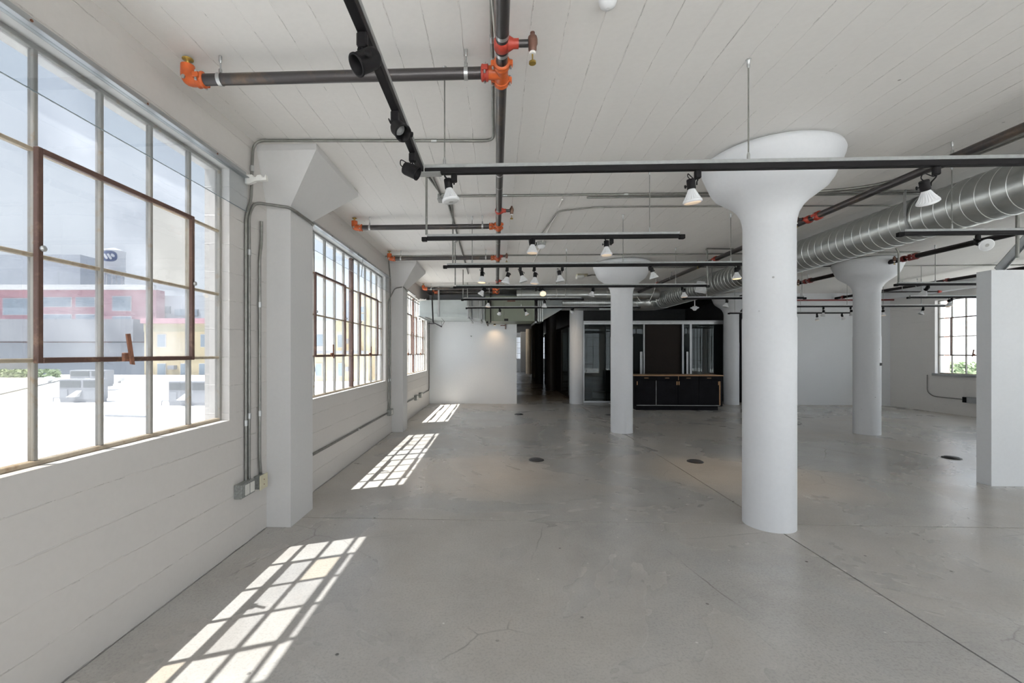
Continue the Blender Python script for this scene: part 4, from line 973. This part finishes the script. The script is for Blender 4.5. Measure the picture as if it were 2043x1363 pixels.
# smooth round duct just below the ceiling
MB().cyl((at(862, 590, Y=11.1).x, 11.42, ZP), (at(862, 590, Y=11.1).x, 11.42, H), 0.006, 6).build('rod', M['steel'], dp)
MB().cyl(at(1800, 583, Y=10.9), (at(1800, 583, Y=10.9).x, at(1800, 583, Y=10.9).y, H), 0.006, 6).build('rod', M['steel'], rb2)
ud = thing('round_duct', 'smooth grey round duct close under the ceiling above the green unit', 'duct', (2.4, 11.35, 3.04))
MB().cyl((0.55, 11.75, 3.045), (4.25, 11.75, 3.045), 0.135, 40).build('duct_body', M['duct'], ud)
for x in (1.6, 2.9): MB().lathe([(0.137, -0.012), (0.143, 0), (0.137, 0.012)], (x, 11.75, 3.045), (1, 0, 0), 36, cap=(False, False)).build('collar', M['seam'], ud)

# rectangular duct and green air unit over the white end partition
rd_ = thing('rectangular_duct', 'pale galvanised rectangular duct over the end partition', 'duct', (-1.3, 12.1, 2.42))
MB().box((XL, 11.33, 2.425), (at(934, 600, Y=11.33).x, 13.03, 2.872), 0.004).build('duct_body', M['ductlight'], rd_)
MB().box((XL, 11.322, 2.525), (at(934, 600, Y=11.33).x, 11.33, 2.533)).build('seam', M['alu'], rd_)
xa = at(875, 600, Y=11.3).x
MB().box((xa - 0.02, 11.305, 2.425), (xa + 0.02, 11.328, H), 0.001).build('hanger_strap', M['alu'], rd_)
x0_, x1_ = at(935, 600, Y=11.33).x, at(967, 600, Y=11.6).x
MB().hull([(x0_, 11.36, 2.44), (x1_, 11.66, 2.38), (x1_, 11.66, 2.95), (x0_, 11.36, 2.86), (x0_, 12.9, 2.44), (x1_, 12.9, 2.38), (x1_, 12.9, 2.95), (x0_, 12.9, 2.86)],
          [(0, 1, 2, 3), (4, 7, 6, 5), (0, 4, 5, 1), (3, 2, 6, 7), (0, 3, 7, 4), (1, 5, 6, 2)]).build('flexible_collar', M['duct'], rd_)
for px in (934, 942, 957, 963):
    x_ = at(px, 600, Y=11.4).x
    yq = 11.32 + (px - 934) * 0.01
    MB().box((x_ - 0.014, yq, 2.38), (x_ + 0.014, yq + 0.03, 2.93), 0.001).build('flange', M['alu'] if px in (934, 957) else M['grille'], rd_)
for px in (938, 958):
    x_ = at(px, 600, Y=11.4).x
    MB().box((x_ - 0.02, 11.3, 2.35), (x_ + 0.02, 12.7, 2.375), 0.001).build('support_rail', M['channel'], rd_)
ac = thing('air_handler', 'grey-green air handling unit hung over the corridor mouth', 'air unit', (0.5, 12.3, 2.34))
xa, xb = at(968, 600, Y=11.7).x, at(1067, 600, Y=11.7).x
MB().box((xa, 11.7, 2.345), (xb, 12.95, 3.02), 0.006).build('housing', M['acgreen'], ac)
for p0, p1 in (((985, 604), (1005, 640)), ((1006, 604), (1060, 640))):
    a, b = at(p0[0], p0[1], Y=11.7), at(p1[0], p1[1], Y=11.7)
    MB().box((a.x, 11.69, b.z), (b.x, 11.70, a.z), 0.003).build('access_panel', M['acgreen'], ac)
a, b = at(1012, 597, Y=11.69), at(1028, 602, Y=11.69)
MB().box((a.x, 11.685, b.z), (b.x, 11.70, a.z)).build('nameplate', M['bronze'], ac)
a, b = at(1006, 636, Y=11.68), at(1014, 640.5, Y=11.68)
MB().box((a.x, 11.675, b.z), (b.x, 11.69, a.z)).build('latch', M['black'], ac)
for px in (979, 1069):
    x_ = at(px, 600, Y=11.66).x
    MB().box((x_ - 0.016, 11.64, 2.30), (x_ + 0.016, 11.67, H), 0.002).build('hanger_rod', M['blackpipe'], ac)
for x_ in (xa + 0.05, xb + 0.02):
    MB().box((x_ - 0.02, 11.62, 2.29), (x_ + 0.02, 12.95, 2.335), 0.002).build('support_rail', M['alu'] if x_ > 0.5 else M['blackpipe'], ac)
for px in (1073, 1077, 1081):
    x_ = at(px, 600, Y=12.2).x
    MB().box((x_ - 0.02, 12.05, 2.36), (x_ + 0.02, 12.95, 3.0), 0.001).build('flange', M['duct'], ac)
a = at(1002, 648, Y=13.0)
t = thing('wall_bracket', 'small black bracket on the white end partition under the green unit', 'bracket', at(1006, 655, Y=13.02))
a, b = at(1007.5, 645, Y=13.02), at(1009, 657, Y=13.02); MB().box((a.x, 12.99, b.z), (b.x, 13.03, a.z)).build('plate', M['bronze'], t)
a, b = at(998.5, 649, Y=13.0), at(1008, 650.5, Y=13.0); MB().box((a.x, 12.98, b.z), (b.x, 13.0, a.z)).build('arm', M['bronze'], t)
p_ = at(987, 646, Y=12.72)
t = thing('puck_light', 'small warm downlight tucked under the green unit against the end partition', 'light', p_)
MB().lathe([(0.035, 0.0), (0.035, 0.03)], (p_.x, p_.y, 2.305), (0, 0, 1), 16).build('housing', M['black'], t)
MB().lathe([(0.028, 0.0), (0.028, 0.004)], (p_.x, p_.y, 2.300), (0, 0, 1), 16).build('lens', M['lenson'], t)
ld = bpy.data.lights.new('puck_glow', 'SPOT'); lo = bpy.data.objects.new('puck_glow', ld); C.objects.link(lo); lo.parent = t
ld.energy = 9; ld.color = (1.0, 0.66, 0.36); ld.spot_size = 1.9; ld.spot_blend = 1.0; ld.shadow_soft_size = 0.03
lo.location = Vector((p_.x, p_.y, 2.29)) - p_; lo.rotation_euler = Vector((0, 0.5, -1)).to_track_quat('-Z', 'Y').to_euler()
a = at(940, 671, Y=13.02)
tag(MB().lathe([(0.02, 0), (0.02, 0.012), (0.006, 0.03)], a, (0, -1, 0), 10).build('wall_hook', M['steel']), 'tiny metal hook on the white end partition', 'hook')

# ---------------------------------------------------------------- acrylic valances over the windows
def valance(y0, y1, label, broken=False):
    t = thing('acrylic_valance', label, 'valance', (XL, (y0 + y1) / 2, 2.6), 0, 'clear valances over the windows')
    MB().box((-1.977, y0, 2.868), (-1.955, y1, 2.918), 0.002).build('channel', M['channel'], t)
    MB().box((-1.955, y0, 2.868), (-1.925, y1, 2.874), 0.001).build('channel_lip', M['alu'], t)
    if not broken:
        MB().box((-1.951, y0, 2.608), (-1.947, y1, 2.868)).build('acrylic_sheet', M['acrylic'], t)
        MB().box((-1.9515, y0, 2.604), (-1.9465, y1, 2.608)).build('sheet_edge', M['acryledge'], t)
    for k in range(int((y1 - y0) / 0.62) + 1):
        y = y0 + 0.12 + 0.62 * k
        if y < y1: MB().cyl((-1.955, y, 2.9), (-1.951, y, 2.9), 0.006, 8).build('screw', M['rust'], t)
    return t
valance(-0.2, 3.38, 'clear acrylic valance in a grey channel over the nearest window')
valance(4.45, 7.98, 'clear acrylic valance over the second window')
valance(8.98, 10.6, 'short empty valance channel over the third window', True)
# loose channel hardware of the second valance
o = thing('channel_clip', 'loose metal clip and strap hanging from the second valance channel', 'clip', at(722, 515, X=-1.93))
MB().box(at(715, 507, X=-1.93), at(729, 516, X=-1.95), 0.001).build('clip', M['channel'], o)
MB().tube([at(724, 517, X=-1.93), at(721, 552, X=-1.93)], 0.006, 6).build('strap', M['steel'], o)
o = thing('channel_bracket', 'bent grey bracket gripping the acrylic at the middle mullion', 'bracket', at(702, 515, X=-1.96))
MB().box(at(696, 511, X=-1.95), at(706, 516, X=-1.93), 0.001).build('plate', M['grille'], o)
# white foam fillers
def foam(label, pts, X=None, Y=None, th=(0, 0.03, 0)):
    q = [at(*p, X=X, Y=Y) for p in pts]
    t = MB().prism(q, th).build('foam_filler', M['foam']); return tag(t, label, 'foam filler', 'white foam fillers')
s = lambda L_, ox, oy, k: [(ox + a / k, oy + b / k) for a, b in L_]
foam('white notched foam filler by the first pilaster', s([(738, 470), (835, 465), (850, 500), (885, 500), (905, 472), (950, 466), (975, 505), (1003, 502), (1020, 465), (1030, 538), (880, 550), (790, 590), (740, 585)], 380, 280, 6.815), Y=3.37)
foam('white notched foam filler left of the pale duct', s([(60, 425), (190, 425), (200, 410), (240, 410), (250, 428), (270, 405), (290, 428), (330, 420), (345, 400), (345, 440), (200, 465), (60, 440)], 820, 560, 11.36), Y=11.28)
foam('white notched foam filler under the pale duct', s([(80, 820), (130, 815), (170, 850), (180, 880), (205, 880), (225, 850), (270, 880), (250, 905), (150, 905), (110, 860)], 820, 560, 11.36), Y=11.2)
t = thing('metal_rail', 'sagging pair of metal rails hanging over the third window', 'rail', at(848, 640, Y=11.2))
MB().box((-1.93, 10.9, 2.40), (-1.90, 12.6, 2.43), 0.002).build('rail', M['channel'], t)
MB().box((-1.80, 11.0, 2.39), (-1.77, 12.6, 2.42), 0.002).build('rail', M['alu'], t)

# ---------------------------------------------------------------- outside the windows
ext = lambda px, py, D: at(px, py, D=D)
RZ = -0.8
rf = MB().box((-75, -40, RZ - 0.3), (-2.6, 45, RZ)).build('roof_deck', M['roofw']); struct(rf, 'bright white flat roof outside the left windows')
rf = MB().box((-2.6, -40, RZ - 0.3), (60, -2.3, RZ)).build('roof_deck', M['roofw']); struct(rf, 'unseen white roof added behind the viewpoint to bounce light indoors')  # unseen deck, added to reflect sunlight up through the rear windows
gd = MB().box((11.6, -40, -3.3), (90, 80, -3.0)).build('ground', M['ground']); struct(gd, 'pale ground outside the right windows')
def building(label, D, px0, px1, py0, py1, mat, wins=(), frame='whitewall', depth=6.0, extra=(), cat='building', zb=None):
    """block facing the viewer at depth D, spanning the given pixels; wins = (x0, x1, y0, y1)"""
    k = D / F
    base = ext((px0 + px1) / 2, py1, D)
    t = thing('building', label, cat, base, YAW)
    w_, h_ = (px1 - px0) * k, (py1 - py0) * k
    MB().box((-w_ / 2, 0, 0), (w_ / 2, depth, h_)).build('walls', M[mat], t, local=True)
    cx_ = (px0 + px1) / 2
    for (a, b, c_, d_) in wins:
        xa, xb, za, zb_ = (a - cx_) * k, (b - cx_) * k, (py1 - d_) * k, (py1 - c_) * k
        e = 0.9 * k
        f_ = MB().box((xa - e, -0.12, za - e), (xb + e, 0.0, zb_ + e)).build('window', M[frame], t, local=True)
        MB().box((xa, -0.16, za), (xb, -0.12, zb_)).build('pane', M['extglass'], f_, local=True)
    for (a, b, c_, d_, mm, pr, nm) in extra:
        MB().box(((a - cx_) * k, -pr, (py1 - d_) * k), ((b - cx_) * k, 0.0, (py1 - c_) * k)).build(nm, M[mm], t, local=True)
    return t
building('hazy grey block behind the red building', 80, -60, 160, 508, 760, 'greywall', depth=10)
building('long haze-paled red building with white-framed windows', 60, -60, 312, 578, 765, 'redwall',
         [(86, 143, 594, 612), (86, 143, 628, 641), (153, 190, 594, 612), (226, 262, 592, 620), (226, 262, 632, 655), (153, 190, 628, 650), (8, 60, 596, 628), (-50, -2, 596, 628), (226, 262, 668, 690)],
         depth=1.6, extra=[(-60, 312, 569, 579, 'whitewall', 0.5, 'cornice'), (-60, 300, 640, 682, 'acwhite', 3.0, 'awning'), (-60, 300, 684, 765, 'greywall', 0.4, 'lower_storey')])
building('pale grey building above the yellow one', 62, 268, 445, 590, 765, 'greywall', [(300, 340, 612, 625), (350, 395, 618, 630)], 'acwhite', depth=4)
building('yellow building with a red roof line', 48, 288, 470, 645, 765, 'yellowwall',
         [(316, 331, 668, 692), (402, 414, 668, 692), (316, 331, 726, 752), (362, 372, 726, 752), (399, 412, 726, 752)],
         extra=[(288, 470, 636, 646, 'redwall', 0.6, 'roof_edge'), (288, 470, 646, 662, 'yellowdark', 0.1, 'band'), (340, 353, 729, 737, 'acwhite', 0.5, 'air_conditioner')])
building('white building seen through the second window', 42, 470, 664, 640, 765, 'whitewall', [(628, 645, 668, 690)], 'acwhite')
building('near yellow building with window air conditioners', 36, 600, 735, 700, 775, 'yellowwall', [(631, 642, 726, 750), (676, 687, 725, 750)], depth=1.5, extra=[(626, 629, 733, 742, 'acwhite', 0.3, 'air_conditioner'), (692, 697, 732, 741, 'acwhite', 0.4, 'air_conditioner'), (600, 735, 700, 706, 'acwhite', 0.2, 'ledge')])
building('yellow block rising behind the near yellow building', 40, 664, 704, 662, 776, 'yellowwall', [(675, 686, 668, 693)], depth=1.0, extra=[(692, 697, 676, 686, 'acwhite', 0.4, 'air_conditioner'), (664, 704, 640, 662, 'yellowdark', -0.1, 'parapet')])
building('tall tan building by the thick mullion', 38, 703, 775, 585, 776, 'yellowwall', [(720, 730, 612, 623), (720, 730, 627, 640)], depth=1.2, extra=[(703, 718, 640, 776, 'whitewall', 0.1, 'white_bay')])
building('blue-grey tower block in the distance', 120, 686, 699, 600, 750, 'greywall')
# water tower with its emblem
k = 70 / F; base = ext(228, 575, 70)
phi = math.atan((CX - 228) / F); kc = k * math.cos(phi)
wt_ = thing('water_tower', 'white rooftop water tower with a dark blue oval emblem', 'water tower', base, YAW + phi)
R_ = 23.5 * kc
zz = lambda py: (575 - py) * k
MB().lathe([(R_ * 0.9, zz(547)), (R_, zz(541)), (R_, zz(504)), (R_ * 1.04, zz(503)), (R_ * 1.04, zz(501.5)), (R_ * 0.5, zz(497.5)), (R_ * 0.1, zz(495))], (0, 0, 0), (0, 0, 1), 40).build('tank', M['tower'], wt_, local=True)
MB().lathe([(R_ * 1.05, zz(541)), (R_ * 1.05, zz(539.5))], (0, 0, 0), (0, 0, 1), 32).build('catwalk', M['tower'], wt_, local=True)
for a in range(6):
    x_, y_ = R_ * 0.85 * math.cos(a * PI / 3 + .3), R_ * 0.85 * math.sin(a * PI / 3 + .3)
    MB().cyl((x_, y_, -14.5), (x_, y_, zz(545)), 0.12, 8).build('leg', M['tower'], wt_, local=True)
def on_tank(px, py, dr=0.06):
    xl = (px - 228) * kc; xl = max(-R_ * 0.97, min(R_ * 0.97, xl)); a = math.asin(xl / R_); r = R_ + dr
    return Vector((r * math.sin(a), -r * math.cos(a), zz(py)))
def curved_patch(poly, dr, name, mat):
    m_ = MB(); n_ = 12
    cxp = sum(p[0] for p in poly) / len(poly); cyp = sum(p[1] for p in poly) / len(poly)
    rings = [[m_.bm.verts.new(on_tank(cxp + (p[0] - cxp) * t_, cyp + (p[1] - cyp) * t_, dr)) for p in poly] for t_ in (0.34, 0.67, 1.0)]
    c0 = m_.bm.verts.new(on_tank(cxp, cyp, dr)); L2 = len(poly)
    for i in range(L2):
        m_.bm.faces.new((c0, rings[0][i], rings[0][(i + 1) % L2]))
        for a_, b_ in zip(rings, rings[1:]): m_.bm.faces.new((a_[i], b_[i], b_[(i + 1) % L2], a_[(i + 1) % L2]))
    return m_.build(name, M[mat], wt_, local=True)
ecx, ecy = 218.8, 514.7
oval = [(ecx + 15.0 * math.copysign(abs(math.cos(a)) ** 0.75, math.cos(a)), ecy + 10.6 * math.copysign(abs(math.sin(a)) ** 0.75, math.sin(a))) for a in [2 * PI * i / 36 for i in range(36)]]
emb = curved_patch(oval, 0.05, 'emblem', 'navy')
def pill(x0, y0, x1, y1, r, n=6):
    d_ = math.atan2(y1 - y0, x1 - x0); o_ = []
    for i in range(n + 1): o_.append((x0 + r * math.cos(d_ + PI / 2 + PI * i / n), y0 + r * math.sin(d_ + PI / 2 + PI * i / n)))
    for i in range(n + 1): o_.append((x1 + r * math.cos(d_ - PI / 2 + PI * i / n), y1 + r * math.sin(d_ - PI / 2 + PI * i / n)))
    return o_
for sh in (pill(209.6, 512.2, 214.2, 519.2, 2.2), pill(216.8, 512.2, 221.6, 519.2, 2.2), pill(224.2, 512.6, 224.4, 512.9, 2.9), pill(226.2, 513.6, 226.6, 513.8, 2.5)):
    curved_patch(sh, 0.12, 'emblem_stripe', 'tower')
# air conditioning units, vents and pipes on the white roof
def rtu(label, D, px0, px1, py0, py1, second=True):
    k = D / F; base = ext((px0 + px1) / 2, py1, D); w_, h_ = (px1 - px0) * k, (py1 - py0) * k
    t = thing('rooftop_air_unit', label, 'air conditioning unit', base, YAW, 'rooftop air units')
    MB().box((-w_ / 2, 0, h_ * 0.12), (w_ / 2, w_ * 0.3, h_), 0.01).build('cabinet', M['acwhite'], t, local=True)
    MB().box((-w_ / 2 + 0.02, 0.02, 0.0), (w_ / 2 - 0.02, w_ * 0.28, h_ * 0.12), 0.005).build('curb', M['acwhite'], t, local=True)
    for a, b in ((0.03, 0.55), (0.62, 0.97)):
        MB().box((-w_ / 2 + w_ * a, -0.02, h_ * 0.64), (-w_ / 2 + w_ * b, 0.0, h_ * 0.94), 0.004).build('coil_grille', M['grille'], t, local=True)
    MB().box((-w_ / 2 + w_ * 0.04, -0.02, h_ * 0.2), (-w_ / 2 + w_ * 0.22, 0.0, h_ * 0.56), 0.006).build('access_panel', M['acwhite'], t, local=True)
    MB().hull([(-w_ * 0.2, 0, h_ * 0.25), (0.02 * w_, 0, h_ * 0.25), (0.08 * w_, 0, h_ * 0.52), (-w_ * 0.05, 0, h_ * 0.52), (-w_ * 0.2, -0.25, h_ * 0.25), (0.02 * w_, -0.25, h_ * 0.25)],
              [(0, 1, 2, 3), (0, 4, 5, 1), (4, 3, 2, 5), (0, 3, 4), (1, 5, 2)]).build('hood', M['whitewall'], t, local=True)
    MB().tube([(-w_ / 2, 0.1, h_ * 0.2), (-w_ / 2 - 0.35, 0.1, h_ * 0.2), (-w_ / 2 - 0.38, 0.1, 0.0)], 0.02, 6).build('pipe', M['acwhite'], t, local=True)
    return t
rtu('pale rooftop air conditioning unit, wide one with two dark grilles', 20.5, 118, 196, 757, 803)
rtu('pale rooftop air conditioning unit seen through the last pane columns', 19.2, 336, 412, 761, 810)
rtu('smaller rooftop air unit standing behind the wide one', 27, 139, 210, 739, 772)
for px, py, lb in ((99, 757, 'white turbine vent left of the rooftop air units'), (238, 757, 'white turbine vent on a post right of the air units')):
    b_ = ext(px, py + 9, 34); t = thing('roof_vent', lb, 'roof vent', b_, 0, 'white turbine vents')
    MB().lathe([(0.10, 0.0), (0.10, 0.18), (0.28, 0.24), (0.36, 0.36), (0.30, 0.52), (0.1, 0.58)], (0, 0, 0), (0, 0, 1), 20).build('turbine', M['whitewall'], t, local=True)
for (a, b, lb) in (((0, 787), (130, 757), 'long thin pipe run on the white roof beyond the first pane'), ((210, 829), (292, 831), 'thin pipe lying on the white roof between the air units')):
    p0, p1 = at(*a, Z=RZ + 0.06), at(*b, Z=RZ + 0.06)
    tag(MB().tube([p0, p1], 0.04, 8).build('roof_pipe', M['grille' if a[0] == 0 else 'acwhite']), lb, 'pipe')
def hedge(label, D, px0, px1, py, h_px, n, seed):
    rr = random.Random(seed); k = D / F; m_ = MB()
    for i in range(n):
        c_ = ext(rr.uniform(px0, px1), py - rr.random() ** 0.7 * h_px, D + rr.uniform(-1, 1)); q = rr.uniform(0.10, 0.2) * D / 30
        a = Vector((rr.uniform(-1, 1), rr.uniform(-1, 1), rr.uniform(-1, 1))).normalized() * q; b = a.cross(Vector((rr.uniform(-1, 1), rr.uniform(-1, 1), 1))).normalized() * q * 0.6
        v_ = [m_.bm.verts.new(c_ + a), m_.bm.verts.new(c_ + b), m_.bm.verts.new(c_ - a), m_.bm.verts.new(c_ - b)]; m_.bm.faces.new(v_)
    o_ = m_.build('hedge', M['leaf']); tag(o_, label, 'hedge'); o_['kind'] = 'stuff'; return o_
hedge('green bushes beyond the white roof behind the vents', 42, -20, 120, 760, 22, 900, 3)
hedge('green bushes outside the right wall window', 30, 1860, 1960, 748, 24, 1600, 5)
# outside the right window
building('white building with rows of small windows outside the right window', 60, 1850, 2080, 632, 770, 'whitewall',
         [(1907, 1913, 641, 648), (1914, 1919, 641, 648), (1920, 1925, 641, 648), (1930, 1936, 641, 648), (1937, 1943, 641, 648), (1944, 1950, 641, 648), (1907, 1912, 653, 659), (1930, 1936, 653, 659), (1937, 1943, 653, 659), (1944, 1950, 653, 659)], 'acwhite')
b_ = ext(1891, 750, 17)
pk = thing('brick_pier', 'pinkish brick pier rising outside the right window', 'pier', b_, YAW)
MB().box((-0.08, 0, -4.2), (0.08, 0.06, 3.2), 0.0).build('shaft', M['pinkbrick'], pk, local=True)
pk['kind'] = 'thing'
